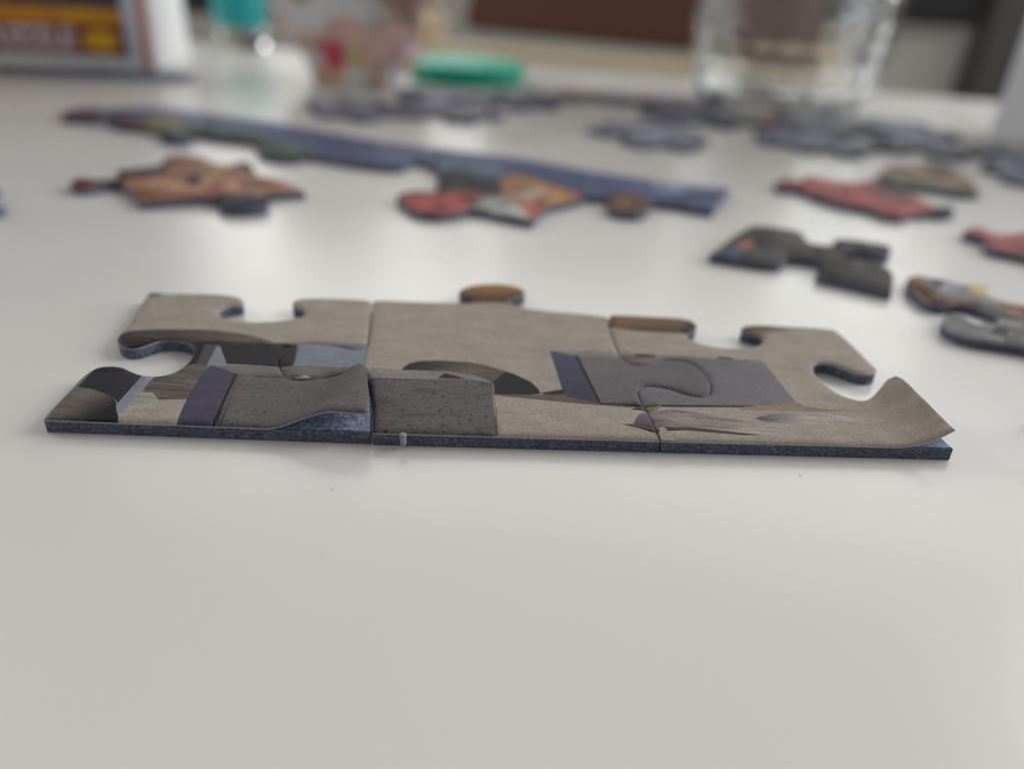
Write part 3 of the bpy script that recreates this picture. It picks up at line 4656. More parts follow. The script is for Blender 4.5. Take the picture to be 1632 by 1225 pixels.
[94.15,
112.69],
[94.55,
113.87],
[94.96,
115.05],
[95.37,
116.24],
[95.77,
117.42],
[96.18,
118.6],
[96.58,
119.78],
[96.99,
120.96],
[97.39,
122.14],
[97.8,
123.32],
[98.2,
124.5],
[98.61,
125.68],
[99.01,
126.86],
[99.42,
128.04],
[99.82,
129.22],
[100.23,
130.4],
[100.63,
131.58],
[101.04,
132.76],
[101.45,
133.94],
[100.42,
134.65],
[99.39,
135.39],
[98.36,
136.12],
[97.36,
136.78],
[96.4,
137.34],
[95.21,
137.81],
[94.08,
138.16],
[93.09,
138.68],
[92.21,
139.48],
[91.48,
140.45],
[91.1,
141.54],
[91.34,
142.59],
[92.0,
143.82],
[92.78,
145.08],
[93.35,
146.17],
[93.4,
146.94],
[92.51,
147.27],
[91.04,
147.19],
[89.44,
147.31],
[88.49,
147.67],
[87.43,
148.21],
[86.28,
148.88],
[85.11,
149.58],
[83.96,
150.24],
[82.87,
150.79],
[81.9,
151.14],
[81.08,
151.22],
[80.13,
150.82],
[79.37,
150.08],
[78.61,
149.34]],
"base":[126,
120,
118],
"art":[{"p":[[81.67,
150.23],
[89.44,
147.31],
[88.85,
141.17],
[79.01,
140.86]],
"c":[140,
140,
152]},
{"p":[[78.47,
151.13],
[81.95,
150.28],
[78.95,
140.2],
[82.6,
138.25],
[80.7,
134.26],
[75.02,
134.56]],
"c":[168,
106,
72]},
{"p":[[89.81,
148.07],
[94.08,
147.05],
[90.24,
140.11],
[88.51,
142.42]],
"c":[196,
152,
62]},
{"p":[[89.21,
141.88],
[91.5,
141.61],
[90.22,
138.22],
[88.06,
139.13]],
"c":[180,
110,
70]},
{"p":[[92.3,
138.55],
[97.7,
137.55],
[94.0,
131.06],
[89.54,
132.1]],
"c":[180,
120,
90]},
{"p":[[77.31,
131.95],
[83.82,
131.22],
[86.18,
127.09],
[81.69,
118.68],
[72.41,
121.35]],
"c":[148,
146,
146]}]},
"redright":{"o":[[107.96,
185.82],
[107.72,
184.53],
[108.77,
183.79],
[109.99,
182.99],
[110.42,
181.89],
[110.58,
180.56],
[110.46,
179.21],
[110.03,
178.28],
[109.28,
177.35],
[108.48,
176.4],
[107.87,
175.45],
[107.73,
174.48],
[108.06,
173.73],
[108.74,
172.99],
[109.69,
172.27],
[110.81,
171.53],
[112.03,
170.77],
[113.25,
169.98],
[114.38,
169.15],
[115.35,
168.26],
[116.06,
167.29],
[116.54,
166.25],
[116.88,
165.14],
[117.12,
163.96],
[117.27,
162.74],
[117.37,
161.49],
[117.44,
160.22],
[117.51,
158.96],
[117.61,
157.7],
[117.76,
156.48],
[118.25,
157.59],
[118.74,
158.69],
[119.22,
159.8],
[119.71,
160.9],
[120.2,
162.0],
[120.69,
163.11],
[121.18,
164.21],
[121.67,
165.31],
[122.16,
166.42],
[122.65,
167.52],
[123.13,
168.63],
[123.62,
169.73],
[124.11,
170.83],
[124.6,
171.94],
[125.09,
173.04],
[125.58,
174.15],
[126.07,
175.25],
[126.56,
176.35],
[127.04,
177.46],
[127.53,
178.56],
[128.02,
179.67],
[128.51,
180.77],
[129.0,
181.87],
[128.41,
183.1],
[127.85,
184.45],
[127.3,
185.8],
[126.7,
187.02],
[126.03,
187.99],
[125.24,
188.57],
[124.26,
188.67],
[123.15,
188.35],
[121.97,
187.83],
[120.8,
187.29],
[119.7,
186.94],
[118.13,
186.59],
[116.61,
186.35],
[115.52,
186.61],
[115.24,
187.8],
[115.38,
189.49],
[115.13,
190.67],
[114.25,
190.98],
[113.07,
190.89],
[111.93,
190.54],
[111.05,
189.96],
[110.22,
189.11],
[109.41,
188.15],
[108.59,
187.25]],
"base":[200,
92,
90],
"art":[{"p":[[109.65,
191.67],
[115.39,
191.79],
[110.84,
181.69],
[105.23,
182.54]],
"c":[170,
70,
64]}]},
"red":{"o":[[71.99,
223.16],
[71.79,
221.79],
[72.0,
220.86],
[73.22,
220.65],
[74.85,
220.84],
[76.1,
221.04],
[77.4,
221.25],
[78.47,
221.01],
[79.0,
220.29],
[79.31,
219.2],
[79.53,
217.89],
[79.79,
216.51],
[80.21,
215.2],
[80.66,
214.21],
[81.16,
213.17],
[81.71,
212.1],
[82.3,
211.02],
[82.94,
209.97],
[83.63,
208.96],
[84.35,
208.03],
[85.11,
207.21],
[86.04,
206.49],
[87.11,
205.9],
[88.26,
205.39],
[89.4,
204.92],
[90.46,
204.43],
[91.36,
203.88],
[92.02,
203.22],
[92.42,
202.1],
[92.46,
200.83],
[92.5,
199.62],
[92.88,
198.68],
[93.76,
198.02],
[94.92,
197.54],
[96.19,
197.3],
[97.37,
197.36],
[98.3,
197.8],
[99.19,
198.6],
[100.07,
199.56],
[100.98,
200.51],
[101.95,
201.25],
[103.0,
201.74],
[104.11,
202.12],
[105.25,
202.43],
[106.41,
202.73],
[107.54,
203.06],
[108.82,
202.82],
[110.1,
202.58],
[111.35,
202.71],
[112.22,
203.14],
[113.15,
203.81],
[114.07,
204.64],
[114.91,
205.56],
[115.6,
206.49],
[116.06,
207.34],
[116.38,
208.73],
[116.37,
210.13],
[115.94,
211.04],
[115.1,
211.05],
[113.87,
210.56],
[112.63,
210.09],
[111.74,
210.1],
[111.36,
210.8],
[111.28,
211.9],
[111.32,
213.2],
[111.3,
214.48],
[111.22,
215.71],
[111.19,
217.03],
[111.12,
218.39],
[110.96,
219.74],
[110.64,
221.02],
[110.13,
222.08],
[109.43,
223.1],
[108.64,
224.1],
[107.85,
225.1],
[107.17,
226.1],
[106.68,
227.14],
[106.44,
228.3],
[106.39,
229.51],
[106.42,
230.71],
[106.41,
231.87],
[106.23,
232.96],
[105.85,
234.21],
[105.38,
235.48],
[104.78,
236.51],
[104.03,
237.04],
[103.25,
236.83],
[102.34,
236.05],
[101.33,
234.95],
[100.22,
233.8],
[99.04,
232.86],
[97.78,
232.38],
[96.88,
232.36],
[95.93,
232.5],
[94.91,
232.78],
[93.85,
233.17],
[92.76,
233.66],
[91.63,
234.21],
[90.49,
234.81],
[89.34,
235.44],
[88.19,
236.06],
[87.05,
236.66],
[85.93,
237.22],
[84.84,
237.7],
[84.31,
236.53],
[83.79,
235.23],
[83.27,
233.92],
[82.74,
232.75],
[82.19,
231.86],
[81.6,
231.38],
[80.48,
231.73],
[79.27,
232.33],
[78.22,
232.32],
[77.1,
232.08],
[76.05,
231.52],
[75.43,
230.88],
[74.85,
230.03],
[74.3,
229.01],
[73.77,
227.89],
[73.25,
226.73],
[72.73,
225.58],
[72.19,
224.52]],
"base":[186,
74,
70],
"art":[{"p":[[103.2,
229.96],
[111.1,
222.51],
[103.77,
211.47],
[98.26,
216.75]],
"c":[150,
96,
96]},
{"p":[[73.75,
234.05],
[82.2,
234.64],
[78.24,
220.25],
[69.48,
218.13]],
"c":[160,
74,
70]},
{"p":[[111.43,
213.21],
[120.45,
213.97],
[114.47,
201.63],
[106.08,
199.81]],
"c":[76,
72,
70]}]},
"tan":{"o":[[108.5,
241.02],
[109.4,
240.09],
[110.28,
239.16],
[111.1,
238.27],
[111.8,
237.43],
[112.39,
236.47],
[112.87,
235.56],
[113.54,
234.77],
[114.55,
234.19],
[115.79,
233.75],
[117.11,
233.36],
[118.39,
232.94],
[119.61,
232.52],
[120.84,
232.13],
[122.04,
231.69],
[123.17,
231.13],
[124.18,
230.29],
[125.08,
229.25],
[126.02,
228.3],
[127.1,
227.72],
[128.08,
227.65],
[129.16,
227.82],
[130.3,
228.15],
[131.47,
228.57],
[132.64,
228.98],
[133.78,
229.31],
[134.17,
230.43],
[134.58,
231.55],
[134.99,
232.68],
[135.42,
233.82],
[135.85,
234.95],
[136.27,
236.09],
[136.7,
237.22],
[137.12,
238.35],
[137.52,
239.47],
[137.91,
240.59],
[138.28,
241.7],
[138.62,
242.79],
[138.94,
243.87],
[139.23,
244.93],
[139.48,
245.98],
[139.74,
247.27],
[139.94,
248.54],
[140.1,
249.8],
[140.23,
251.04],
[140.33,
252.27],
[140.41,
253.48],
[140.49,
254.68],
[140.58,
255.86],
[140.68,
257.02],
[140.81,
258.17],
[141.03,
259.46],
[141.34,
260.79],
[141.68,
262.12],
[142.01,
263.41],
[142.27,
264.65],
[142.43,
265.79],
[142.41,
266.81],
[142.19,
267.67],
[141.5,
268.7],
[140.49,
269.56],
[139.32,
270.14],
[138.1,
270.36],
[137.26,
270.2],
[136.38,
269.76],
[135.45,
269.12],
[134.48,
268.35],
[133.48,
267.52],
[132.46,
266.7],
[131.43,
265.97],
[130.39,
265.4],
[129.3,
264.96],
[128.17,
264.59],
[127.02,
264.26],
[125.86,
263.98],
[124.68,
263.71],
[123.49,
263.45],
[122.32,
263.18],
[121.15,
262.88],
[120.46,
261.91],
[119.76,
260.97],
[119.07,
260.03],
[118.38,
259.09],
[117.68,
258.13],
[116.98,
257.14],
[116.26,
256.11],
[115.53,
255.02],
[114.96,
254.13],
[114.37,
253.2],
[113.77,
252.24],
[113.17,
251.26],
[112.56,
250.25],
[111.95,
249.22],
[111.34,
248.18],
[110.72,
247.13],
[110.1,
246.08],
[109.48,
245.03],
[108.86,
243.99],
[108.25,
242.96],
[107.64,
241.94]],
"base":[166,
124,
98],
"art":[{"p":[[132.73,
270.81],
[145.49,
272.39],
[138.25,
259.27],
[129.8,
258.82]],
"c":[84,
62,
54]},
{"p":[[110.72,
246.86],
[119.43,
244.14],
[128.99,
235.54],
[135.46,
232.63],
[131.34,
224.5],
[105.85,
234.39]],
"c":[124,
128,
98]}]}},
"strip":[{"o":[[-155.52,
263.93],
[-154.86,
262.76],
[-154.19,
261.59],
[-153.52,
260.42],
[-152.85,
259.26],
[-152.18,
258.09],
[-151.53,
256.94],
[-150.37,
256.75],
[-149.14,
256.54],
[-147.89,
256.32],
[-146.65,
256.1],
[-145.45,
255.9],
[-144.29,
255.72],
[-143.22,
255.59],
[-142.24,
255.52],
[-140.81,
255.53],
[-139.55,
255.63],
[-138.34,
255.72],
[-138.67,
256.88],
[-139.0,
258.09],
[-139.33,
259.31],
[-139.66,
260.52],
[-139.98,
261.73],
[-140.31,
262.95],
[-140.64,
264.16],
[-140.97,
265.38],
[-141.29,
266.59],
[-141.62,
267.8],
[-141.95,
269.02],
[-142.28,
270.23],
[-142.6,
271.44],
[-142.93,
272.66],
[-143.26,
273.87],
[-143.59,
275.09],
[-143.91,
276.3],
[-144.21,
277.48],
[-145.34,
277.23],
[-146.58,
277.06],
[-147.85,
276.92],
[-149.11,
276.78],
[-150.35,
276.61],
[-151.51,
276.37],
[-152.57,
276.05],
[-153.49,
275.6],
[-154.24,
274.99],
[-154.86,
274.12],
[-155.28,
273.05],
[-155.54,
271.83],
[-155.7,
270.51],
[-155.8,
269.13],
[-155.88,
267.73],
[-155.99,
266.36],
[-156.18,
265.08]],
"base":[110,
62,
70],
"art":[{"p":[[-168.69,
284.99],
[-149.85,
292.57],
[-139.63,
271.24],
[-155.44,
262.84]],
"c":[98,
96,
128]},
{"p":[[-154.57,
263.16],
[-145.22,
265.33],
[-139.52,
254.09],
[-149.92,
252.75]],
"c":[140,
58,
58]}]},
{"o":[[-143.68,
276.4],
[-143.23,
275.24],
[-142.78,
274.09],
[-142.34,
272.93],
[-141.89,
271.77],
[-141.44,
270.62],
[-140.99,
269.46],
[-140.55,
268.31],
[-140.1,
267.15],
[-139.65,
266.0],
[-139.2,
264.84],
[-138.75,
263.69],
[-138.31,
262.53],
[-137.86,
261.38],
[-137.41,
260.22],
[-136.96,
259.07],
[-136.52,
257.91],
[-136.07,
256.76],
[-135.62,
255.6],
[-135.18,
254.46],
[-134.34,
253.7],
[-133.52,
252.89],
[-132.72,
252.07],
[-131.89,
251.27],
[-131.03,
250.51],
[-130.09,
249.84],
[-129.05,
249.26],
[-128.05,
248.88],
[-126.92,
248.6],
[-125.7,
248.4],
[-124.43,
248.24],
[-123.12,
248.12],
[-121.83,
248.01],
[-120.57,
247.89],
[-119.4,
247.72],
[-118.33,
247.5],
[-117.4,
247.19],
[-116.15,
246.61],
[-115.08,
245.96],
[-114.16,
245.2],
[-113.36,
244.26],
[-112.88,
243.33],
[-112.57,
242.23],
[-112.33,
241.05],
[-112.1,
239.86],
[-111.79,
238.74],
[-111.34,
237.79],
[-110.67,
236.88],
[-109.89,
236.01],
[-109.03,
235.25],
[-108.12,
234.65],
[-107.19,
234.25],
[-105.89,
234.02],
[-104.43,
234.03],
[-103.11,
234.3],
[-102.23,
234.84],
[-101.89,
235.73],
[-101.89,
236.97],
[-102.12,
238.33],
[-102.46,
239.6],
[-102.98,
240.63],
[-103.78,
241.73],
[-104.6,
242.78],
[-105.2,
243.67],
[-105.28,
244.32],
[-104.61,
244.6],
[-103.45,
244.54],
[-102.11,
244.34],
[-100.92,
244.19],
[-101.32,
245.3],
[-101.72,
246.48],
[-102.11,
247.65],
[-102.5,
248.82],
[-102.89,
249.99],
[-103.28,
251.16],
[-103.67,
252.33],
[-104.06,
253.5],
[-104.45,
254.67],
[-104.85,
255.85],
[-105.24,
257.02],
[-105.63,
258.19],
[-106.02,
259.36],
[-106.41,
260.53],
[-106.8,
261.7],
[-107.19,
262.87],
[-107.58,
264.05],
[-107.98,
265.22],
[-108.37,
266.39],
[-108.76,
267.56],
[-109.15,
268.73],
[-109.54,
269.9],
[-109.93,
271.07],
[-110.32,
272.24],
[-110.71,
273.42],
[-111.11,
274.59],
[-111.5,
275.76],
[-111.89,
276.93],
[-112.28,
278.1],
[-112.66,
279.25],
[-113.68,
279.57],
[-114.69,
279.92],
[-115.69,
280.26],
[-116.71,
280.61],
[-117.77,
280.93],
[-118.91,
281.24],
[-120.15,
281.51],
[-121.16,
281.71],
[-122.27,
281.93],
[-123.46,
282.16],
[-124.71,
282.39],
[-126.01,
282.62],
[-127.33,
282.84],
[-128.67,
283.03],
[-130.0,
283.19],
[-131.32,
283.31],
[-132.6,
283.38],
[-133.82,
283.39],
[-134.98,
283.33],
[-136.05,
283.2],
[-137.01,
282.98],
[-138.1,
282.56],
[-139.09,
282.0],
[-139.99,
281.33],
[-140.84,
280.59],
[-141.65,
279.79],
[-142.45,
278.99],
[-143.28,
278.21],
[-144.13,
277.51]],
"base":[92,
106,
150],
"art":[{"p":[[-139.06,
261.37],
[-125.01,
261.54],
[-117.7,
245.98],
[-133.1,
247.29]],
"c":[130,
66,
66]},
{"p":[[-128.93,
267.49],
[-115.56,
264.87],
[-106.72,
241.25],
[-119.07,
245.53]],
"c":[140,
134,
78]},
{"p":[[-113.75,
258.4],
[-104.21,
257.08],
[-99.32,
241.6],
[-106.77,
243.28]],
"c":[66,
86,
58]},
{"p":[[-115.58,
245.62],
[-103.32,
244.39],
[-98.5,
232.14],
[-109.1,
230.76]],
"c":[60,
76,
104]}]},
{"o":[[-112.16,
278.14],
[-111.76,
276.97],
[-111.37,
275.8],
[-110.97,
274.63],
[-110.57,
273.46],
[-110.18,
272.29],
[-109.78,
271.12],
[-109.38,
269.96],
[-108.98,
268.79],
[-108.59,
267.62],
[-108.19,
266.45],
[-107.79,
265.28],
[-107.4,
264.11],
[-107.0,
262.94],
[-106.6,
261.77],
[-106.2,
260.6],
[-105.81,
259.43],
[-105.41,
258.26],
[-105.01,
257.09],
[-104.62,
255.92],
[-104.22,
254.75],
[-103.82,
253.58],
[-103.42,
252.41],
[-103.03,
251.24],
[-102.63,
250.07],
[-102.23,
248.9],
[-101.84,
247.74],
[-101.44,
246.57],
[-101.04,
245.4],
[-100.66,
244.25],
[-99.63,
243.83],
[-98.57,
243.37],
[-97.52,
242.91],
[-96.47,
242.45],
[-95.42,
242.01],
[-94.37,
241.59],
[-93.31,
241.21],
[-92.25,
240.89],
[-91.06,
240.62],
[-89.82,
240.44],
[-88.57,
240.31],
[-87.33,
240.2],
[-86.15,
240.05],
[-85.05,
239.83],
[-84.08,
239.51],
[-82.98,
238.98],
[-82.01,
238.37],
[-81.17,
237.64],
[-80.49,
236.73],
[-80.11,
235.77],
[-79.93,
234.63],
[-79.86,
233.39],
[-79.8,
232.1],
[-79.66,
230.84],
[-79.35,
229.68],
[-78.93,
228.67],
[-78.43,
227.64],
[-77.87,
226.63],
[-77.24,
225.64],
[-76.57,
224.71],
[-75.84,
223.86],
[-75.08,
223.1],
[-74.14,
222.34],
[-73.1,
221.62],
[-72.01,
220.99],
[-70.89,
220.48],
[-69.8,
220.11],
[-68.77,
219.91],
[-67.46,
219.91],
[-66.1,
220.13],
[-64.94,
220.56],
[-64.21,
221.19],
[-64.18,
222.25],
[-64.67,
223.72],
[-65.17,
225.11],
[-65.13,
225.98],
[-64.47,
226.07],
[-63.49,
225.73],
[-62.33,
225.17],
[-61.12,
224.55],
[-60.08,
224.04],
[-60.29,
225.17],
[-60.48,
226.37],
[-60.67,
227.56],
[-60.87,
228.76],
[-61.06,
229.95],
[-61.25,
231.14],
[-61.44,
232.34],
[-61.63,
233.53],
[-61.82,
234.72],
[-62.01,
235.92],
[-62.21,
237.11],
[-62.4,
238.3],
[-62.59,
239.5],
[-62.78,
240.69],
[-62.97,
241.88],
[-63.16,
243.08],
[-63.35,
244.27],
[-63.55,
245.46],
[-63.74,
246.66],
[-63.93,
247.85],
[-64.12,
249.04],
[-64.31,
250.24],
[-64.5,
251.43],
[-64.69,
252.62],
[-64.89,
253.82],
[-65.08,
255.01],
[-65.27,
256.2],
[-65.46,
257.4],
[-65.65,
258.59],
[-65.83,
259.76],
[-66.86,
260.27],
[-67.92,
260.8],
[-68.97,
261.34],
[-70.02,
261.88],
[-71.07,
262.42],
[-72.12,
262.96],
[-73.17,
263.5],
[-74.22,
264.04],
[-75.27,
264.58],
[-76.32,
265.11],
[-77.37,
265.64],
[-78.43,
266.17],
[-79.48,
266.68],
[-80.54,
267.2],
[-81.6,
267.7],
[-82.66,
268.19],
[-83.72,
268.68],
[-84.85,
269.18],
[-85.99,
269.68],
[-87.15,
270.19],
[-88.32,
270.69],
[-89.49,
271.18],
[-90.66,
271.67],
[-91.84,
272.15],
[-93.01,
272.63],
[-94.17,
273.09],
[-95.32,
273.54],
[-96.46,
273.99],
[-97.57,
274.41],
[-98.67,
274.83],
[-99.74,
275.22],
[-100.78,
275.6],
[-101.79,
275.96],
[-103.11,
276.41],
[-104.37,
276.82],
[-105.59,
277.2],
[-106.78,
277.55],
[-107.95,
277.89],
[-109.11,
278.22],
[-110.27,
278.54],
[-111.44,
278.88],
[-112.57,
279.25]],
"base":[76,
94,
150],
"art":[{"p":[[-104.35,
254.78],
[-87.41,
249.53],
[-69.52,
235.35],
[-62.6,
216.74],
[-78.6,
225.48],
[-98.81,
237.79]],
"c":[64,
84,
60]},
{"p":[[-78.03,
238.43],
[-62.95,
231.83],
[-60.09,
220.66],
[-66.34,
223.88]],
"c":[96,
122,
84]}]},
{"o":[[-65.53,
258.61],
[-65.33,
257.42],
[-65.13,
256.23],
[-64.94,
255.04],
[-64.74,
253.85],
[-64.54,
252.65],
[-64.34,
251.46],
[-64.15,
250.27],
[-63.95,
249.08],
[-63.75,
247.89],
[-63.56,
246.69],
[-63.36,
245.5],
[-63.16,
244.31],
[-62.97,
243.12],
[-62.77,
241.93],
[-62.57,
240.73],
[-62.37,
239.54],
[-62.18,
238.35],
[-61.98,
237.16],
[-61.78,
235.97],
[-61.59,
234.78],
[-61.39,
233.58],
[-61.19,
232.39],
[-60.99,
231.2],
[-60.8,
230.01],
[-60.6,
228.82],
[-60.4,
227.62],
[-60.21,
226.43],
[-60.01,
225.24],
[-59.82,
224.08],
[-58.77,
223.64],
[-57.68,
223.18],
[-56.58,
222.71],
[-55.48,
222.23],
[-54.39,
221.76],
[-53.3,
221.3],
[-52.23,
220.86],
[-51.18,
220.44],
[-50.15,
220.05],
[-49.15,
219.71],
[-47.84,
219.27],
[-46.58,
218.87],
[-45.34,
218.51],
[-44.13,
218.2],
[-42.92,
217.96],
[-41.7,
217.79],
[-40.47,
217.65],
[-39.16,
217.5],
[-37.87,
217.42],
[-36.65,
217.45],
[-35.58,
217.66],
[-34.75,
218.11],
[-34.2,
218.9],
[-33.91,
220.03],
[-33.76,
221.34],
[-33.65,
222.7],
[-33.47,
223.95],
[-33.1,
224.94],
[-32.27,
226.13],
[-31.28,
227.08],
[-30.28,
227.4],
[-29.52,
226.92],
[-28.79,
225.88],
[-28.07,
224.53],
[-27.35,
223.1],
[-26.7,
221.87],
[-26.77,
223.07],
[-26.79,
224.33],
[-26.81,
225.59],
[-26.84,
226.85],
[-26.86,
228.11],
[-26.88,
229.38],
[-26.9,
230.64],
[-26.93,
231.9],
[-26.95,
233.16],
[-26.97,
234.42],
[-26.99,
235.68],
[-27.02,
236.94],
[-27.04,
238.2],
[-27.06,
239.46],
[-27.08,
240.73],
[-27.11,
241.99],
[-27.13,
243.25],
[-27.14,
244.47],
[-28.26,
244.79],
[-29.42,
245.12],
[-30.58,
245.45],
[-31.75,
245.77],
[-32.92,
246.08],
[-34.08,
246.4],
[-35.25,
246.71],
[-36.42,
247.03],
[-37.59,
247.35],
[-38.75,
247.67],
[-39.91,
248.01],
[-41.06,
248.35],
[-42.21,
248.7],
[-43.35,
249.06],
[-44.48,
249.43],
[-45.6,
249.82],
[-46.71,
250.23],
[-47.81,
250.66],
[-48.92,
251.11],
[-50.02,
251.59],
[-51.11,
252.08],
[-52.19,
252.59],
[-53.25,
253.11],
[-54.31,
253.64],
[-55.37,
254.18],
[-56.42,
254.73],
[-57.46,
255.29],
[-58.5,
255.85],
[-59.54,
256.41],
[-60.58,
256.98],
[-61.62,
257.54],
[-62.66,
258.1],
[-63.71,
258.65],
[-64.76,
259.2],
[-65.75,
259.75]],
"base":[80,
92,
146],
"art":[{"p":[[-47.27,
247.86],
[-25.92,
242.72],
[-24.6,
222.38],
[-42.55,
222.29]],
"c":[92,
110,
156]}]},
{"o":[[-26.99,
243.3],
[-26.95,
242.09],
[-26.9,
240.88],
[-26.86,
239.67],
[-26.82,
238.46],
[-26.78,
237.25],
[-26.74,
236.04],
[-26.7,
234.83],
[-26.65,
233.62],
[-26.61,
232.41],
[-26.57,
231.2],
[-26.53,
229.99],
[-26.49,
228.78],
[-26.44,
227.57],
[-26.4,
226.36],
[-26.36,
225.15],
[-26.32,
223.94],
[-26.28,
222.73],
[-26.23,
221.53],
[-25.67,
220.28],
[-25.09,
219.02],
[-24.54,
217.7],
[-24.22,
216.48],
[-23.97,
215.18],
[-23.62,
213.93],
[-22.96,
212.87],
[-22.2,
212.25],
[-21.21,
211.72],
[-20.08,
211.27],
[-18.85,
210.87],
[-17.58,
210.51],
[-16.32,
210.18],
[-15.15,
209.85],
[-13.84,
209.41],
[-12.44,
208.91],
[-11.05,
208.45],
[-9.75,
208.12],
[-8.63,
208.01],
[-7.78,
208.2],
[-7.21,
208.86],
[-6.9,
209.89],
[-6.66,
211.05],
[-6.27,
212.1],
[-5.52,
213.37],
[-4.64,
214.56],
[-3.58,
215.36],
[-2.61,
215.59],
[-1.52,
215.57],
[-0.4,
215.35],
[0.67,
214.97],
[1.6,
214.41],
[2.48,
213.64],
[3.35,
212.73],
[4.24,
211.74],
[5.19,
210.73],
[5.98,
209.92],
[6.84,
209.03],
[7.75,
208.09],
[8.68,
207.1],
[9.6,
206.11],
[10.49,
205.12],
[11.33,
204.16],
[12.09,
203.27],
[12.74,
202.45],
[13.48,
201.4],
[14.08,
200.43],
[14.62,
199.51],
[15.12,
198.59],
[15.17,
199.78],
[15.25,
201.03],
[15.34,
202.28],
[15.43,
203.52],
[15.52,
204.77],
[15.61,
206.02],
[15.69,
207.27],
[15.78,
208.51],
[15.87,
209.76],
[15.96,
211.01],
[16.05,
212.25],
[16.13,
213.5],
[16.22,
214.75],
[16.31,
215.99],
[16.4,
217.24],
[16.48,
218.49],
[16.57,
219.73],
[16.66,
220.98],
[16.75,
222.23],
[16.84,
223.47],
[16.92,
224.72],
[17.01,
225.97],
[17.11,
227.18],
[16.1,
227.72],
[15.08,
228.29],
[14.05,
228.87],
[13.03,
229.46],
[12.01,
230.06],
[10.99,
230.66],
[9.97,
231.25],
[8.95,
231.85],
[7.94,
232.45],
[6.92,
233.04],
[5.89,
233.62],
[4.87,
234.2],
[3.84,
234.76],
[2.81,
235.32],
[1.78,
235.85],
[0.74,
236.37],
[-0.31,
236.87],
[-1.36,
237.35],
[-2.42,
237.81],
[-3.48,
238.24],
[-4.61,
238.67],
[-5.81,
239.08],
[-7.05,
239.47],
[-8.33,
239.86],
[-9.65,
240.23],
[-10.98,
240.58],
[-12.32,
240.92],
[-13.65,
241.25],
[-14.97,
241.56],
[-16.27,
241.86],
[-17.53,
242.14],
[-18.75,
242.41],
[-19.91,
242.66],
[-21.0,
242.9],
[-22.02,
243.12],
[-22.95,
243.33],
[-23.77,
243.52],
[-24.49,
243.69],
[-25.09,
243.85],
[-26.23,
244.18],
[-27.05,
244.46]],
"base":[70,
92,
146],
"art":[{"p":[[-27.82,
244.04],
[-7.24,
237.23],
[-6.21,
212.07],
[-24.6,
216.15]],
"c":[92,
112,
152]},
{"p":[[-26.34,
221.9],
[-17.06,
218.15],
[-6.16,
210.66],
[-7.46,
202.11],
[-24.76,
208.76]],
"c":[72,
96,
104]}]},
{"o":[[17.15,
225.96],
[17.07,
224.72],
[17.0,
223.48],
[16.93,
222.23],
[16.85,
220.99],
[16.78,
219.75],
[16.7,
218.5],
[16.63,
217.26],
[16.56,
216.02],
[16.48,
214.77],
[16.41,
213.53],
[16.34,
212.29],
[16.26,
211.04],
[16.19,
209.8],
[16.12,
208.55],
[16.04,
207.31],
[15.97,
206.07],
[15.9,
204.82],
[15.82,
203.58],
[15.75,
202.34],
[15.67,
201.09],
[15.6,
199.85],
[15.51,
198.65],
[16.54,
198.5],
[17.59,
198.33],
[18.69,
198.18],
[20.18,
198.2],
[21.73,
198.26],
[22.76,
197.86],
[22.87,
197.12],
[22.55,
196.12],
[22.04,
194.96],
[21.53,
193.76],
[21.23,
192.63],
[21.08,
191.47],
[20.97,
190.24],
[20.95,
189.03],
[21.07,
187.91],
[21.38,
186.96],
[22.22,
185.83],
[23.38,
184.92],
[24.63,
184.4],
[25.65,
184.3],
[26.76,
184.42],
[27.86,
184.76],
[28.8,
185.31],
[29.44,
186.02],
[29.99,
186.98],
[30.46,
188.1],
[30.89,
189.3],
[31.31,
190.48],
[31.73,
191.56],
[32.11,
192.73],
[32.38,
193.97],
[32.68,
195.17],
[33.14,
196.16],
[33.88,
196.8],
[34.6,
196.96],
[35.46,
196.91],
[36.45,
196.69],
[37.54,
196.33],
[38.72,
195.84],
[39.97,
195.27],
[41.26,
194.65],
[42.56,
193.99],
[43.87,
193.34],
[45.16,
192.71],
[46.4,
192.14],
[47.53,
191.66],
[47.95,
192.78],
[48.41,
193.94],
[48.87,
195.09],
[49.32,
196.24],
[49.78,
197.4],
[50.24,
198.55],
[50.69,
199.71],
[51.15,
200.86],
[51.61,
202.01],
[52.06,
203.17],
[52.52,
204.32],
[52.98,
205.47],
[53.43,
206.63],
[53.89,
207.78],
[54.34,
208.93],
[54.8,
210.09],
[55.26,
211.24],
[55.71,
212.39],
[56.17,
213.55],
[56.63,
214.7],
[57.09,
215.8],
[55.97,
216.0],
[54.81,
216.21],
[53.65,
216.42],
[52.48,
216.63],
[51.32,
216.83],
[50.15,
217.03],
[48.98,
217.23],
[47.82,
217.43],
[46.65,
217.64],
[45.49,
217.85],
[44.33,
218.06],
[43.17,
218.29],
[42.01,
218.52],
[40.86,
218.77],
[39.72,
219.03],
[38.58,
219.31],
[37.45,
219.6],
[36.33,
219.91],
[35.16,
220.25],
[34.01,
220.62],
[32.86,
221.0],
[31.72,
221.4],
[30.59,
221.81],
[29.46,
222.23],
[28.33,
222.67],
[27.21,
223.11],
[26.09,
223.56],
[24.97,
224.01],
[23.86,
224.47],
[22.74,
224.93],
[21.62,
225.38],
[20.51,
225.84],
[19.39,
226.28],
[18.26,
226.72],
[17.19,
227.16]],
"base":[76,
98,
158],
"art":[{"p":[[21.36,
201.27],
[32.22,
202.55],
[33.91,
195.54],
[29.82,
183.31],
[19.97,
183.33]],
"c":[120,
82,
62]},
{"p":[[23.32,
195.52],
[26.74,
197.53],
[26.18,
189.14],
[23.32,
188.5]],
"c":[160,
92,
58]},
{"p":[[35.23,
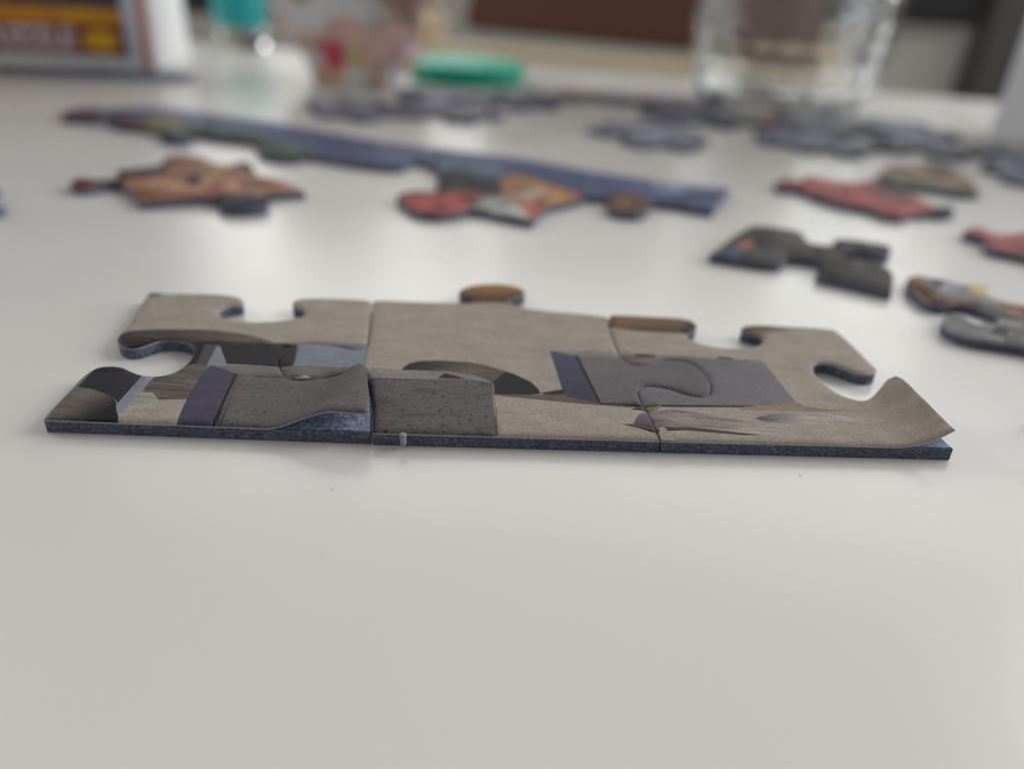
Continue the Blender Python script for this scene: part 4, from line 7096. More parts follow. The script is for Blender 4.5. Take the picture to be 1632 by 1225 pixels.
218.23],
[54.59,
214.52],
[52.04,
207.22],
[34.45,
206.98]],
"c":[132,
146,
182]},
{"p":[[43.24,
209.08],
[53.69,
210.24],
[50.93,
201.88],
[42.67,
203.74]],
"c":[64,
72,
104]},
{"p":[[33.41,
199.07],
[48.95,
195.39],
[47.08,
189.25],
[32.6,
192.88]],
"c":[60,
78,
138]}]}],
"crumbs":[[-19.53,
70.15,
0.11,
"tiny grey crumb on the bare table below the left puzzle piece"],
[-17.93,
59.02,
0.1,
"tiny crumb on the bare table furthest from the puzzle row"],
[36.0,
78.68,
0.1,
"tiny grey crumb on the bare table below the right puzzle piece"]]}''')

T = DATA['T']                     # piece thickness in mm
K = 1.2                           # print reflectance for a display value
random.seed(4)
rng = np.random.default_rng(7)

def lin(c, k=1.0):
    out = []
    for v in c[:3]:
        v = v / 255.0
        v = v / 12.92 if v <= 0.04045 else ((v + 0.055) / 1.055) ** 2.4
        out.append(min(0.85, v * k))
    return out

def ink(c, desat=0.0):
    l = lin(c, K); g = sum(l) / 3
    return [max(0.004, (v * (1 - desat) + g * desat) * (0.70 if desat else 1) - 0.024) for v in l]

# ------------------------------------------------------------------ materials
def new_mat(name):
    m = bpy.data.materials.new(name); m.use_nodes = True
    nt = m.node_tree
    b = nt.nodes['Principled BSDF']
    return m, nt, b
def N(nt, t, **kw):
    n = nt.nodes.new(t)
    for k, v in kw.items(): setattr(n, k, v)
    return n
def math_node(nt, op, a, b=None, clamp=False):
    n = N(nt, 'ShaderNodeMath', operation=op); n.use_clamp = clamp
    for i, v in enumerate((a, b)):
        if v is None: continue
        if isinstance(v, (int, float)): n.inputs[i].default_value = v
        else: nt.links.new(v, n.inputs[i])
    return n.outputs[0]
def mix_col(nt, fac, a, b, mode='MIX'):
    n = N(nt, 'ShaderNodeMix', data_type='RGBA', blend_type=mode)
    for sock, v in ((n.inputs[0], fac), (n.inputs[6], a), (n.inputs[7], b)):
        if isinstance(v, (int, float)): sock.default_value = v
        elif isinstance(v, (tuple, list)): sock.default_value = (*v[:3], 1)
        else: nt.links.new(v, sock)
    return n.outputs[2]
def coords(nt, scale=(1, 1, 1)):
    tc = N(nt, 'ShaderNodeTexCoord'); mp = N(nt, 'ShaderNodeMapping'); mp.inputs['Scale'].default_value = scale
    nt.links.new(tc.outputs['Object'], mp.inputs['Vector']); return mp.outputs[0]
def noise_tex(nt, vec, scale, detail=3, rough=0.55):
    n = N(nt, 'ShaderNodeTexNoise'); n.inputs['Scale'].default_value = scale; n.inputs['Detail'].default_value = detail
    n.inputs['Roughness'].default_value = rough; nt.links.new(vec, n.inputs['Vector']); return n.outputs[0]
def ramp(nt, v, stops):
    r = N(nt, 'ShaderNodeValToRGB'); nt.links.new(v, r.inputs[0])
    e = r.color_ramp.elements
    e[0].position, e[1].position = stops[0][0], stops[-1][0]
    e[0].color = (*stops[0][1], 1); e[1].color = (*stops[-1][1], 1)
    for p, c in stops[1:-1]:
        q = e.new(p); q.color = (*c, 1)
    return r.outputs[0]
def bump(nt, b, h, dist, strength=1.0):
    n = N(nt, 'ShaderNodeBump'); n.inputs['Distance'].default_value = dist; n.inputs['Strength'].default_value = strength
    nt.links.new(h, n.inputs['Height']); nt.links.new(n.outputs[0], b.inputs['Normal'])

def plain(name, c, rough=0.5, k=1.0, var=0.06, scale=60, spec=0.5, raw=False):
    m, nt, b = new_mat(name)
    col = tuple(c) if raw else tuple(lin(c, k))
    v = noise_tex(nt, coords(nt), scale, 4)
    lo = tuple(x * (1 - var) for x in col); hi = tuple(min(1, x * (1 + var)) for x in col)
    nt.links.new(ramp(nt, v, [(0.3, lo), (0.7, hi)]), b.inputs['Base Color'])
    b.inputs['Roughness'].default_value = rough; b.inputs['Specular IOR Level'].default_value = spec
    return m

def print_material():
    m, nt, b = new_mat('printed_linen_paper')
    at = N(nt, 'ShaderNodeAttribute', attribute_name='print_colour')
    sp = N(nt, 'ShaderNodeAttribute', attribute_name='speckle'); gr = N(nt, 'ShaderNodeAttribute', attribute_name='grain')
    v0 = coords(nt)
    fine = noise_tex(nt, v0, 2600, 2, 0.6)
    mott = noise_tex(nt, coords(nt, (0.45, 1, 1)), 420, 4, 0.65)
    col = mix_col(nt, 1.0, at.outputs['Color'], ramp(nt, fine, [(0.3, (.84, .84, .84)), (0.7, (1.15, 1.15, 1.15))]), 'MULTIPLY')
    col = mix_col(nt, 1.0, col, ramp(nt, mott, [(0.3, (.86, .85, .84)), (0.7, (1.13, 1.13, 1.12))]), 'MULTIPLY')
    # concrete: dark pores
    pores = noise_tex(nt, coords(nt, (0.66, 1, 1)), 2250, 1, 0.3)
    pm = math_node(nt, 'MULTIPLY', ramp(nt, pores, [(0.642, (0, 0, 0)), (0.675, (1, 1, 1))]), sp.outputs['Fac'], True)
    col = mix_col(nt, pm, col, (0.012, 0.011, 0.012))
    pores2 = noise_tex(nt, coords(nt, (0.3, 1, 1)), 640, 2, 0.5)
    pm2 = math_node(nt, 'MULTIPLY', ramp(nt, pores2, [(0.6, (0, 0, 0)), (0.72, (.5, .5, .5))]), sp.outputs['Fac'], True)
    col = mix_col(nt, pm2, col, (0.03, 0.028, 0.028))
    # wood and bark: streaks
    st = noise_tex(nt, coords(nt, (0.16, 1, 1)), 1250, 4, 0.7)
    sm = mix_col(nt, 1.0, col, ramp(nt, st, [(0.32, (.38, .37, .36)), (0.5, (.95, .95, .95)), (0.68, (1.5, 1.48, 1.45))]), 'MULTIPLY')
    gfac = math_node(nt, 'MULTIPLY', gr.outputs['Fac'], 0.6, True)
    col = mix_col(nt, gfac, col, sm)
    nt.links.new(col, b.inputs['Base Color'])
    # linen embossing
    sx = N(nt, 'ShaderNodeSeparateXYZ'); nt.links.new(v0, sx.inputs[0])
    wob = math_node(nt, 'MULTIPLY', mott, 3.0)
    wx = math_node(nt, 'SINE', math_node(nt, 'ADD', math_node(nt, 'MULTIPLY', sx.outputs[0], 2 * math.pi / 0.00034), wob))
    wy = math_node(nt, 'SINE', math_node(nt, 'ADD', math_node(nt, 'MULTIPLY', sx.outputs[1], 2 * math.pi / 0.00042), wob))
    h = math_node(nt, 'ADD', math_node(nt, 'MULTIPLY', wx, wy), math_node(nt, 'MULTIPLY', fine, 1.5))
    bump(nt, b, h, 0.000025, 0.8)
    b.inputs['Roughness'].default_value = 0.46; b.inputs['Specular IOR Level'].default_value = 0.14
    return m
def card_material(name, k):
    m, nt, b = new_mat(name)
    fib = noise_tex(nt, coords(nt, (0.6, 0.6, 1.1)), 3000, 4, 0.75)
    blo = noise_tex(nt, coords(nt, (0.4, 0.4, 1)), 520, 3, 0.6)
    c1 = ramp(nt, fib, [(p, tuple(k * v for v in c)) for p, c in ((0.28, (.016, .019, .028)), (0.48, (.062, .071, .100)), (0.62, (.11, .124, .165)), (0.76, (.28, .30, .34)))])
    col = mix_col(nt, 1.0, c1, ramp(nt, blo, [(0.3, (.86, .86, .87)), (0.7, (1.1, 1.11, 1.14))]), 'MULTIPLY')
    nt.links.new(col, b.inputs['Base Color'])
    bump(nt, b, fib, 0.00012, 0.9)
    b.inputs['Roughness'].default_value = 0.85; b.inputs['Specular IOR Level'].default_value = 0.25
    return m
M_PRINT = print_material()
M_CARD = card_material('blue_grey_cardboard', 1.45)
M_TORN_LIT = card_material('torn_ply_lit', 3.0)  # torn card, lightened so light reaching under the curls is in its colour

def table_material():
    m, nt, b = new_mat('satin_white_laminate')
    v = noise_tex(nt, coords(nt), 6, 3)
    nt.links.new(ramp(nt, v, [(0.3, (.685, .665, .628)), (0.7, (.72, .70, .66))]), b.inputs['Base Color'])
    r = noise_tex(nt, coords(nt), 22, 6, 0.65)
    nt.links.new(ramp(nt, r, [(0.3, (.20,) * 3), (0.7, (.30,) * 3)]), b.inputs['Roughness'])
    peel = noise_tex(nt, coords(nt), 900, 2)
    bump(nt, b, peel, 0.000004, 0.5)
    b.inputs['IOR'].default_value = 1.5
    return m
M_TABLE = table_material()
M_WALL = plain('grey_plaster', (128, 124, 117), 0.9, 1.3, 0.04, 3)
M_WHITEBOX = plain('white_box_card', (240, 240, 243), 0.45, 1.0, 0.02, 40)
M_PANEL = plain('box_dark_picture', (52, 52, 66), 0.4, 1.2, 0.45, 90)
M_BOXRED = plain('box_dark_red', (124, 36, 40), 0.4, 1.2, 0.1, 80)
M_BOXSTRIPE = plain('box_red_stripe', (190, 92, 82), 0.4, 1.2, 0.05, 80)
M_BOXORANGE = plain('box_orange', (190, 120, 16), 0.4, 1.3, 0.35, 160)
M_BOXYELLOW = plain('box_yellow', (206, 158, 10), 0.4, 1.3, 0.1, 80)
M_BOXBLUE = plain('box_pale_blue', (176, 192, 214), 0.4, 1.2, 0.1, 80)
M_BOXTEXT = plain('box_white_lettering', (214, 200, 206), 0.4, 1.1, 0.03, 80)
M_GREEN = plain('emerald_plastic', (0, 146, 120), 0.45, 1.5, 0.05, 80)
M_TEAL = plain('teal_plastic', (0, 122, 124), 0.25, 1.3, 0.05, 80)
M_TEALPALE = plain('pale_teal_plastic', (158, 176, 172), 0.2, 1.2, 0.05, 80)
M_BROWN = plain('reddish_brown_wood', (92, 52, 40), 0.5, 1.15, 0.08, 12)
M_CREAM = plain('cream_wood', (186, 170, 146), 0.5, 1.4, 0.05, 12)
M_BLACK = plain('black_paint', (26, 25, 26), 0.5, 1.0, 0.1, 20)
M_DARK = plain('dark_grey_brown_paint', (74, 69, 66), 0.6, 1.2, 0.1, 20)
M_PALEGREY = plain('pale_grey_fabric', (168, 166, 163), 0.8, 1.3, 0.04, 20)
M_MUG = plain('white_translucent_plastic', (248, 248, 250), 0.3, 1.0, 0.005, 20)
_nt = M_MUG.node_tree; _tr = N(_nt, 'ShaderNodeBsdfTranslucent'); _tr.inputs[0].default_value = (0.97, 0.97, 0.98, 1)
_mx = N(_nt, 'ShaderNodeMixShader'); _mx.inputs[0].default_value = 0.62
_nt.links.new(_nt.nodes['Principled BSDF'].outputs[0], _mx.inputs[1]); _nt.links.new(_tr.outputs[0], _mx.inputs[2])
_nt.links.new(_mx.outputs[0], _nt.nodes['Material Output'].inputs[0])
M_CRUMB = plain('grey_dust', (158, 150, 142), 0.9, 1.0, 0.2, 2000)
M_FIBRE = plain('torn_grey_fibre', (140, 140, 150), 0.95, 1.2, 0.3, 3000)

# ------------------------------------------------------------------ scene helpers
def link(o, parent=None):
    COL.objects.link(o)
    if parent is not None: o.parent = parent
    return o
def tag(o, label=None, cat=None, group=None, kind=None):
    if label: o['label'] = label
    if cat: o['category'] = cat
    if group: o['group'] = group
    if kind: o['kind'] = kind
    return o
def thing(name, loc, label, cat, group=None, rz=0.0):
    o = bpy.data.objects.new(name, None); o.empty_display_size = 0.01
    o.location = loc; o.rotation_euler = (0, 0, rz); link(o)
    return tag(o, label, cat, group)
def mesh_obj(name, verts, faces, mat, parent=None, smooth=False):
    me = bpy.data.meshes.new(name)
    me.from_pydata([tuple(float(a) for a in v) for v in verts], [], [tuple(int(i) for i in f) for f in faces])
    me.materials.append(mat)
    if smooth: me.polygons.foreach_set('use_smooth', [True] * len(me.polygons))
    me.update()
    return link(bpy.data.objects.new(name, me), parent)
def bm_obj(name, bm, mat, parent=None, smooth=False):
    me = bpy.data.meshes.new(name); bm.normal_update(); bm.to_mesh(me); bm.free(); me.materials.append(mat)
    if smooth: me.polygons.foreach_set('use_smooth', [True] * len(me.polygons))
    return link(bpy.data.objects.new(name, me), parent)
def box_bm(x0, x1, y0, y1, z0, z1, bev=0.0, seg=2):
    bm = bmesh.new(); bmesh.ops.create_cube(bm, size=1)
    for v in bm.verts:
        v.co = Vector(((x0 + x1) / 2 + v.co.x * (x1 - x0), (y0 + y1) / 2 + v.co.y * (y1 - y0), (z0 + z1) / 2 + v.co.z * (z1 - z0)))
    if bev: bmesh.ops.bevel(bm, geom=bm.edges[:], offset=bev, segments=seg, affect='EDGES')
    return bm
def lathe(profile, n=64, wob=None):
    """profile: list of (r, z); closed where r == 0"""
    vs, fs, rows = [], [], []
    for r, z in profile:
        if r < 1e-9: rows.append([len(vs)]); vs.append((0, 0, z))
        else:
            rows.append(list(range(len(vs), len(vs) + n)))
            for i in range(n):
                a = 2 * math.pi * i / n; rr = r * (1 + (wob(a, z) if wob else 0)); vs.append((rr * math.cos(a), rr * math.sin(a), z))
    for A, B in zip(rows[:-1], rows[1:]):
        for i in range(n):
            j = (i + 1) % n
            if len(A) == 1 and len(B) == 1: continue
            if len(A) == 1: fs.append((A[0], B[j], B[i]))
            elif len(B) == 1: fs.append((A[i], A[j], B[0]))
            else: fs.append((A[i], A[j], B[j], B[i]))
    return vs, fs

# ------------------------------------------------------------------ puzzle pieces
def in_poly(P, poly):
    x, y = P[:, 0], P[:, 1]; ins = np.zeros(len(P), bool); n = len(poly)
    for i in range(n):
        x0, y0 = poly[i]; x1, y1 = poly[(i + 1) % n]
        if y0 == y1: continue
        c = (y0 > y) != (y1 > y)
        ins ^= c & (x < (x1 - x0) * (y - y0) / (y1 - y0) + x0)
    return ins
def dist_poly(P, poly):
    A = np.asarray(poly); B = np.roll(A, -1, 0); D = B - A; L = (D ** 2).sum(1) + 1e-12
    best = np.full(len(P), 1e9)
    for k in range(0, len(P), 4000):
        q = P[k:k + 4000, None, :] - A[None]
        t = np.clip((q * D).sum(2) / L, 0, 1)
        best[k:k + 4000] = np.sqrt(((q - t[..., None] * D) ** 2).sum(2)).min(1)
    return best
def inset(P, d):
    a = P - np.roll(P, 1, 0); b = np.roll(P, -1, 0) - P
    a /= np.linalg.norm(a, axis=1)[:, None] + 1e-9; b /= np.linalg.norm(b, axis=1)[:, None] + 1e-9
    t = a + b; t /= np.linalg.norm(t, axis=1)[:, None] + 1e-9
    return P + np.stack([-t[:, 1], t[:, 0]], 1) * d
def resample(P, step):
    out = []
    for i in range(len(P)):
        a, b = P[i], P[(i + 1) % len(P)]; k = max(1, int(round(np.linalg.norm(b - a) / step)))
        for j in range(k): out.append(a + (b - a) * j / k)
    return np.array(out)
def ccw(P):
    P = np.asarray(P, float)
    ar = np.sum(P[:, 0] * np.roll(P[:, 1], -1) - np.roll(P[:, 0], -1) * P[:, 1])
    return P if ar > 0 else P[::-1].copy()
def triangulate(outline, art, grid, rings):
    pts = [outline]; edges = [(i, (i + 1) % len(outline)) for i in range(len(outline))]; n = len(outline)
    lo, hi = outline.min(0), outline.max(0)
    for a in art:
        q = np.asarray(a['p'], float)
        pts.append(q); edges += [(n + i, n + (i + 1) % len(q)) for i in range(len(q))]; n += len(q)
    for d in rings:
        q = inset(outline, d); q = q[in_poly(q, outline)]
        if len(q):
            q = q[dist_poly(q, outline) > d * 0.8]; pts.append(q)
    if grid:
        gx, gy = np.meshgrid(np.arange(lo[0], hi[0], grid), np.arange(lo[1], hi[1], grid * 1.1))
        q = np.stack([gx.ravel(), gy.ravel()], 1) + rng.uniform(-.18, .18, (gx.size, 2)) * grid
        q = q[in_poly(q, outline)]
        q = q[dist_poly(q, outline) > (rings[-1] if rings else 0) + grid * 0.4]; pts.append(q)
    allp = np.concatenate(pts)
    r = delaunay_2d_cdt([Vector((float(x), float(y))) for x, y in allp], edges, [], 0, 1e-4)
    V = np.array([(v.x, v.y) for v in r[0]]); Fc = np.array([f for f in r[2] if len(f) == 3])
    cen = V[Fc].mean(1)
    keep = in_poly(cen, outline)
    return V, Fc[keep], cen[keep]

def make_piece(label, outline, base, art, group, grid=0.0, rings=(), lift=None, card_step=1.2, name='puzzle_piece', z0=0.0, base_gr=0.0, tilt=None, desat=0.0):
    O = ccw(outline)
    cx, cy = O.mean(0)
    root = thing(name, (cx * MM, cy * MM, z0 * MM), label, 'puzzle piece', group)
    if tilt: root.rotation_euler = tilt
    Op = resample(O, 0.5 if grid else 1.5)
    V, Fc, cen = triangulate(Op, art, grid, rings)
    used = np.unique(Fc); remap = -np.ones(len(V), int); remap[used] = np.arange(len(used)); V = V[used]; Fc = remap[Fc]
    # orientation up
    a, b, c = V[Fc[:, 0]], V[Fc[:, 1]], V[Fc[:, 2]]
    cr = (b[:, 0] - a[:, 0]) * (c[:, 1] - a[:, 1]) - (b[:, 1] - a[:, 1]) * (c[:, 0] - a[:, 0])
    Fc[cr < 0] = Fc[cr < 0][:, ::-1]
    d = dist_poly(V, Op)
    th = 0.15
    Z = T - 0.36 * np.exp(-(d / 0.30)) - 0.05 * np.exp(-d / 1.2)
    X, Y = V[:, 0].copy(), V[:, 1].copy()
    if grid: Z += np.array([0.03 * noise.noise(Vector((x * .16, y * .16, 2.0))) for x, y in V])
    if lift: X, Y, Z = lift(X, Y, Z)
    # region of each face
    reg = -np.ones(len(Fc), int)
    for i, q in enumerate(art): reg[in_poly(cen, q['p'])] = i
    n = len(V)
    top = np.stack([X - cx, Y - cy, Z], 1); bot = top - np.array([0, 0, th])
    # boundary edges
    cnt = {}
    for f in Fc:
        for i in range(3):
            e = (f[i], f[(i + 1) % 3]); cnt[e] = 1
    bound = [e for e in cnt if (e[1], e[0]) not in cnt]
    verts = [*top, *bot]; faces = [tuple(f) for f in Fc] + [tuple(f[::-1] + n) for f in Fc]
    for (i, j) in bound:
        k = len(verts); verts += [top[i], top[j], bot[j], bot[i]]; faces.append((k + 3, k + 2, k + 1, k))
    me = bpy.data.meshes.new('printed_sheet')
    me.from_pydata([tuple(float(q) * MM for q in v) for v in verts], [], [tuple(int(i) for i in f) for f in faces])
    nl = len(me.loops)
    col = np.zeros((nl, 4), np.float32); col[:, 3] = 1; sp = np.zeros(nl, np.float32); gr = np.zeros(nl, np.float32)
    nf = len(Fc)
    cb = ink(base, desat); edge_c = lin((150, 152, 160), 1.3); und = lin((104, 116, 150), 1.2)
    corner_v = Fc.reshape(-1)
    cc = np.tile(np.array(cb, np.float32), (nf * 3, 1)); regc = np.repeat(reg, 3); gr[:nf * 3] = base_gr
    for i, q in enumerate(art):
        s = regc == i
        if not s.any(): continue
        c0 = np.array(ink(q['c'], desat))
        if 'c2' in q:
            c1 = np.array(ink(q['c2'], desat)); A_ = np.array(q['a']); B_ = np.array(q['b'])
            t = ((V[corner_v[s]] - A_) @ (B_ - A_)) / ((B_ - A_) @ (B_ - A_)); t = np.clip(t, 0, 1)[:, None]
            cc[s] = c0 * (1 - t) + c1 * t
        else: cc[s] = c0
        sp[:nf * 3][s] = q.get('sp', 0); gr[:nf * 3][s] = q.get('gr', 0)
    col[:nf * 3, :3] = cc; col[nf * 3:nf * 6, :3] = und; col[nf * 6:, :3] = edge_c
    at = me.attributes.new('print_colour', 'FLOAT_COLOR', 'CORNER'); at.data.foreach_set('color', col.ravel())
    at = me.attributes.new('speckle', 'FLOAT', 'CORNER'); at.data.foreach_set('value', sp)
    at = me.attributes.new('grain', 'FLOAT', 'CORNER'); at.data.foreach_set('value', gr)
    me.polygons.foreach_set('use_smooth', [True] * (2 * nf) + [False] * len(bound))
    me.materials.append(M_PRINT); me.update()
    link(bpy.data.objects.new('printed_sheet', me), root)
    # cardboard core
    Oc = resample(inset(O, 0.03), card_step)
    jit = 0.035 if grid else 0.0
    zs = [0.0, 0.08, 0.3, 0.6, 0.9, 1.2, T - 0.58, T - 0.38] if grid else [0.0, 0.1, T - 0.56, T - 0.38]
    ins = [0.10, 0.0, 0, 0.02, 0, 0.02, 0, 0.22] if grid else [0.08, 0, 0, 0.22]
    cv, cf, m = [], [], len(Oc)
    for z, dd in zip(zs, ins):
        ring = inset(Oc, dd + 0.0)
        nrm = inset(Oc, 1.0) - Oc
        jj = rng.uniform(-jit, jit * 1.0, (m, 1)) if (0 < z < T - 0.5) else 0
        ring = ring + nrm * np.abs(jj)
        zz = z + (rng.uniform(-.03, .03, m) if grid and 0 < z < T - 0.5 else np.zeros(m))
        cv += [((x - cx) * MM, (y - cy) * MM, zc * MM) for (x, y), zc in zip(ring, zz)]
    for l in range(len(zs) - 1):
        for i in range(m):
            j = (i + 1) % m; cf.append((l * m + i, l * m + j, (l + 1) * m + j, (l + 1) * m + i))
    Ocap = inset(Oc, 0.22)
    V2, F2, _ = triangulate(Ocap, [], 0.7 if lift else 0, (0.25,) if lift else ())
    dcap = dist_poly(V2, Ocap)
    k = len(cv)
    zt = T - 0.38 + 0.12 * np.clip(dcap / 0.5, 0, 1) - (rng.uniform(0, .07, len(V2)) * (dcap > 0.05) if lift else 0)
    cv += [((x - cx) * MM, (y - cy) * MM, z * MM) for (x, y), z in zip(V2, zt)]
    for f in F2:
        a, b, c = V2[f[0]], V2[f[1]], V2[f[2]]
        s = (b[0] - a[0]) * (c[1] - a[1]) - (b[1] - a[1]) * (c[0] - a[0])
        f = f if s > 0 else f[::-1]
        cf.append(tuple(int(i) + k for i in f))
    co = mesh_obj('cardboard_core', cv, cf, M_CARD, root, smooth=False)
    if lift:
        co.data.materials.append(M_TORN_LIT)
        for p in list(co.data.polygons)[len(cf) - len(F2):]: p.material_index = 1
    return root

# ------------------------------------------------------------------ the setting
e0, e1 = np.array((-185.1, 528.2)), np.array((252.0, 476.8))
ex = (e1 - e0) / np.linalg.norm(e1 - e0); ang = math.atan2(ex[1], ex[0])
tb = thing('table', (0.0, 0.0, 0.0), 'glossy off-white table top under the puzzle pieces', 'table')
mid_e = e0 + ex * 170
tb.location = (mid_e[0] * MM, mid_e[1] * MM, 0); tb.rotation_euler = (0, 0, ang)
bm_obj('table_top', box_bm(-0.95, 0.95, -1.0, 0.0, -0.028, 0.0, 0.004, 3), M_TABLE, tb, True).data.shade_flat()
for lx in (-0.88, 0.88):
    for ly in (-0.93, -0.07):
        bm_obj('leg', box_bm(lx - 0.025, lx + 0.025, ly - 0.025, ly + 0.025, -0.74, -0.0285, 0.003), M_TABLE, tb)
w = bm_obj('wall', box_bm(-3.2, 3.2, 0, 0.05, -0.74, 1.7), M_WALL); w.location = (0, 1.75, 0); w.rotation_euler = (0, 0, ang)
tag(w, 'plain grey wall out of focus behind the table', 'wall'); w['kind'] = 'structure'

# brown chair behind the far edge of the table
ch = thing('chair', (0.052, 0.64, -0.74), 'reddish brown chair back with cream wood rail beyond the table edge', 'chair')
ch.rotation_euler = (0, 0, ang)
def slab(name, x0, x1, y0, y1, z0, z1, mat, par, bev=0.004):
    return bm_obj(name, box_bm(x0, x1, y0, y1, z0, z1, bev), mat, par)
bm = box_bm(-0.105, 0.16, -0.012, 0.012, 0.7485, 0.95, 0.004)
for v in bm.verts:
    if v.co.x < 0: v.co.x += (v.co.z - 0.752) * 0.22
    if v.co.z < 0.8: v.co.z -= 0.007 * (v.co.x + 0.105) / 0.265
bm_obj('backrest', bm, M_BROWN, ch)
slab('rail', -0.16, 0.2, -0.016, 0.010, 0.70, 0.738, M_CREAM, ch)
slab('seat', -0.16, 0.2, 0.03, 0.40, 0.42, 0.45, M_BROWN, ch, 0.01)
for lx in (-0.145, 0.185):
    slab('leg', lx - .016, lx + .016, 0.012, 0.040, 0.0, 0.76, M_CREAM, ch)
    slab('leg', lx - .016, lx + .016, 0.37, 0.40, 0.0, 0.418, M_CREAM, ch)

ch2 = thing('chair', (0.31, 0.66, -0.74), 'dark chair with black top rail and pale grey back panel, at the right', 'chair')
ch2.rotation_euler = (0, 0, ang)
slab('top_rail', -0.09, 0.026, -0.012, 0.012, 0.770, 0.84, M_BLACK, ch2)
slab('back_panel', -0.11, 0.024, -0.004, 0.008, 0.66, 0.767, M_PALEGREY, ch2)
slab('post', 0.028, 0.075, -0.016, 0.02, 0.0, 0.9, M_DARK, ch2)
slab('post', -0.155, -0.125, -0.016, 0.02, 0.0, 0.83, M_DARK, ch2)
slab('seat', -0.15, 0.06, 0.03, 0.40, 0.42, 0.45, M_DARK, ch2, 0.01)
for lx in (-0.134, 0.045): slab('leg', lx - .016, lx + .016, 0.37, 0.40, 0.0, 0.418, M_DARK, ch2)

ch3 = thing('chair', (-0.31, 0.74, -0.74), 'black chair back between the puzzle box and the teal cup', 'chair')
slab('backrest', -0.13, 0.055, -0.012, 0.012, 0.742, 0.86, M_BLACK, ch3)
for lx in (-0.115, 0.04):
    slab('leg', lx - .014, lx + .014, 0.0125, 0.040, 0.0, 0.80, M_BLACK, ch3)
    slab('leg', lx - .014, lx + .014, 0.34, 0.368, 0.0, 0.418, M_BLACK, ch3)
slab('seat', -0.13, 0.055, 0.045, 0.37, 0.42, 0.45, M_BLACK, ch3, 0.01)

# ------------------------------------------------------------------ the row of three pieces in focus
def smooth01(t):
    t = np.clip(t, 0, 1); return t * t * (3 - 2 * t)
def hinge(a, b):
    a, b = np.array(a), np.array(b); u = (b - a) / np.linalg.norm(b - a); nrm = np.array((u[1], -u[0]))   # to the right of a->b
    return a, u, nrm, np.linalg.norm(b - a)
def lift1(X, Y, Z):
    a, u, nr, L = hinge(*DATA['curl']['a1'])
    s = (X - a[0]) * nr[0] + (Y - a[1]) * nr[1]; t = (X - a[0]) * u[0] + (Y - a[1]) * u[1]
    ok = in_poly(np.stack([X, Y], 1), np.array(DATA['curl']['zone1']))
    s = np.where(ok, s, 0)
    h = 2.7 * smooth01(s / 8.5) + 0.25 * np.clip(s - 8.5, 0, 9) * 0.0
    h = h + np.clip(s / 6, 0, 1) * np.array([0.22 * noise.noise(Vector((x * .22, y * .22, 5.0))) + 0.1 * noise.noise(Vector((x * .7, y * .7, 9.0))) for x, y in zip(X, Y)])
    sh = 0.045 * np.clip(s, 0, 9)
    return X - nr[0] * sh, Y - nr[1] * sh, Z + np.where(s > 0, h, 0)
def lift3(X, Y, Z):
    a, u, nr, L = hinge(*DATA['curl']['a3'])
    s = (X - a[0]) * nr[0] + (Y - a[1]) * nr[1]; t = (X - a[0]) * u[0] + (Y - a[1]) * u[1]
    ok = in_poly(np.stack([X, Y], 1), np.array(DATA['curl']['zone3']))
    s = np.where(ok, np.clip(s, 0, None), 0)
    Rr = np.clip(10.6 + (6.4 - 10.6) * t / L, 4.0, 12)
    th = s / Rr
    wv = np.clip(s / 6, 0, 1) * np.array([0.2 * noise.noise(Vector((x * .2, y * .2, 3.0))) + 0.06 * noise.noise(Vector((x * .8, y * .8, 9.0))) for x, y in zip(X, Y)])
    ns = Rr * np.sin(np.minimum(th, 1.5)); h = Rr * (1 - np.cos(np.minimum(th, 1.5)))
    return X + nr[0] * (ns - s), Y + nr[1] * (ns - s), Z + h + wv
TAN = (145, 135, 126)
ROW = 'three joined puzzle pieces in the foreground'
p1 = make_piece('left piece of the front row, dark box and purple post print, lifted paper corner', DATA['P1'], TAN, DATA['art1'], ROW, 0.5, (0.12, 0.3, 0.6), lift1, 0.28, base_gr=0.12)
p2 = make_piece('middle piece of the front row, tan with speckled grey block and dark half wheel', DATA['P2'], TAN, DATA['art2'], ROW, 0.5, (0.12, 0.3, 0.6), None, 0.28, base_gr=0.12)
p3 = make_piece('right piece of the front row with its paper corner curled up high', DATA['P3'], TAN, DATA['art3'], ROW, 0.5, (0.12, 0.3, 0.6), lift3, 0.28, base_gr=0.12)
# torn bits on the cut edge
def local(root, p, z): return ((p[0] - root.location.x / MM), (p[1] - root.location.y / MM), z)
nx, ny = DATA['tufts']['nub']; bx, by, _ = local(p2, (nx, ny), 0)
vs_, fs_ = [], []
for k, z in enumerate((0.5, 0.9, 1.3, 1.8, T - .08, T + 0.06)):
    for i in range(8):
        a = 2 * math.pi * i / 8; r = (0.34, 0.42, 0.36, 0.42, 0.44, 0.25)[k] * (1 + random.uniform(-.15, .15))
        vs_.append(((bx + r * math.cos(a)) * MM, (by - 0.12 + 0.8 * r * math.sin(a)) * MM, z * MM))
for k in range(5):
    for i in range(8): fs_.append((k * 8 + i, k * 8 + (i + 1) % 8, (k + 1) * 8 + (i + 1) % 8, (k + 1) * 8 + i))
fs_ += [tuple(range(7, -1, -1)), tuple(range(40, 48))]
mesh_obj('torn_fibre', vs_, fs_, M_FIBRE, p2)
fp = DATA['tufts']['flap']
q = [local(p3, p, 0) for p in fp]
zf = (T - 0.1, T - 0.02, T - 0.12, T + 0.75)
vs_ = [(a[0] * MM, (a[1] + (0.25 if i == 3 else -0.05)) * MM, z * MM) for i, (a, z) in enumerate(zip(q, zf))]
vs_ += [(a, b, c - 0.00012) for a, b, c in vs_]
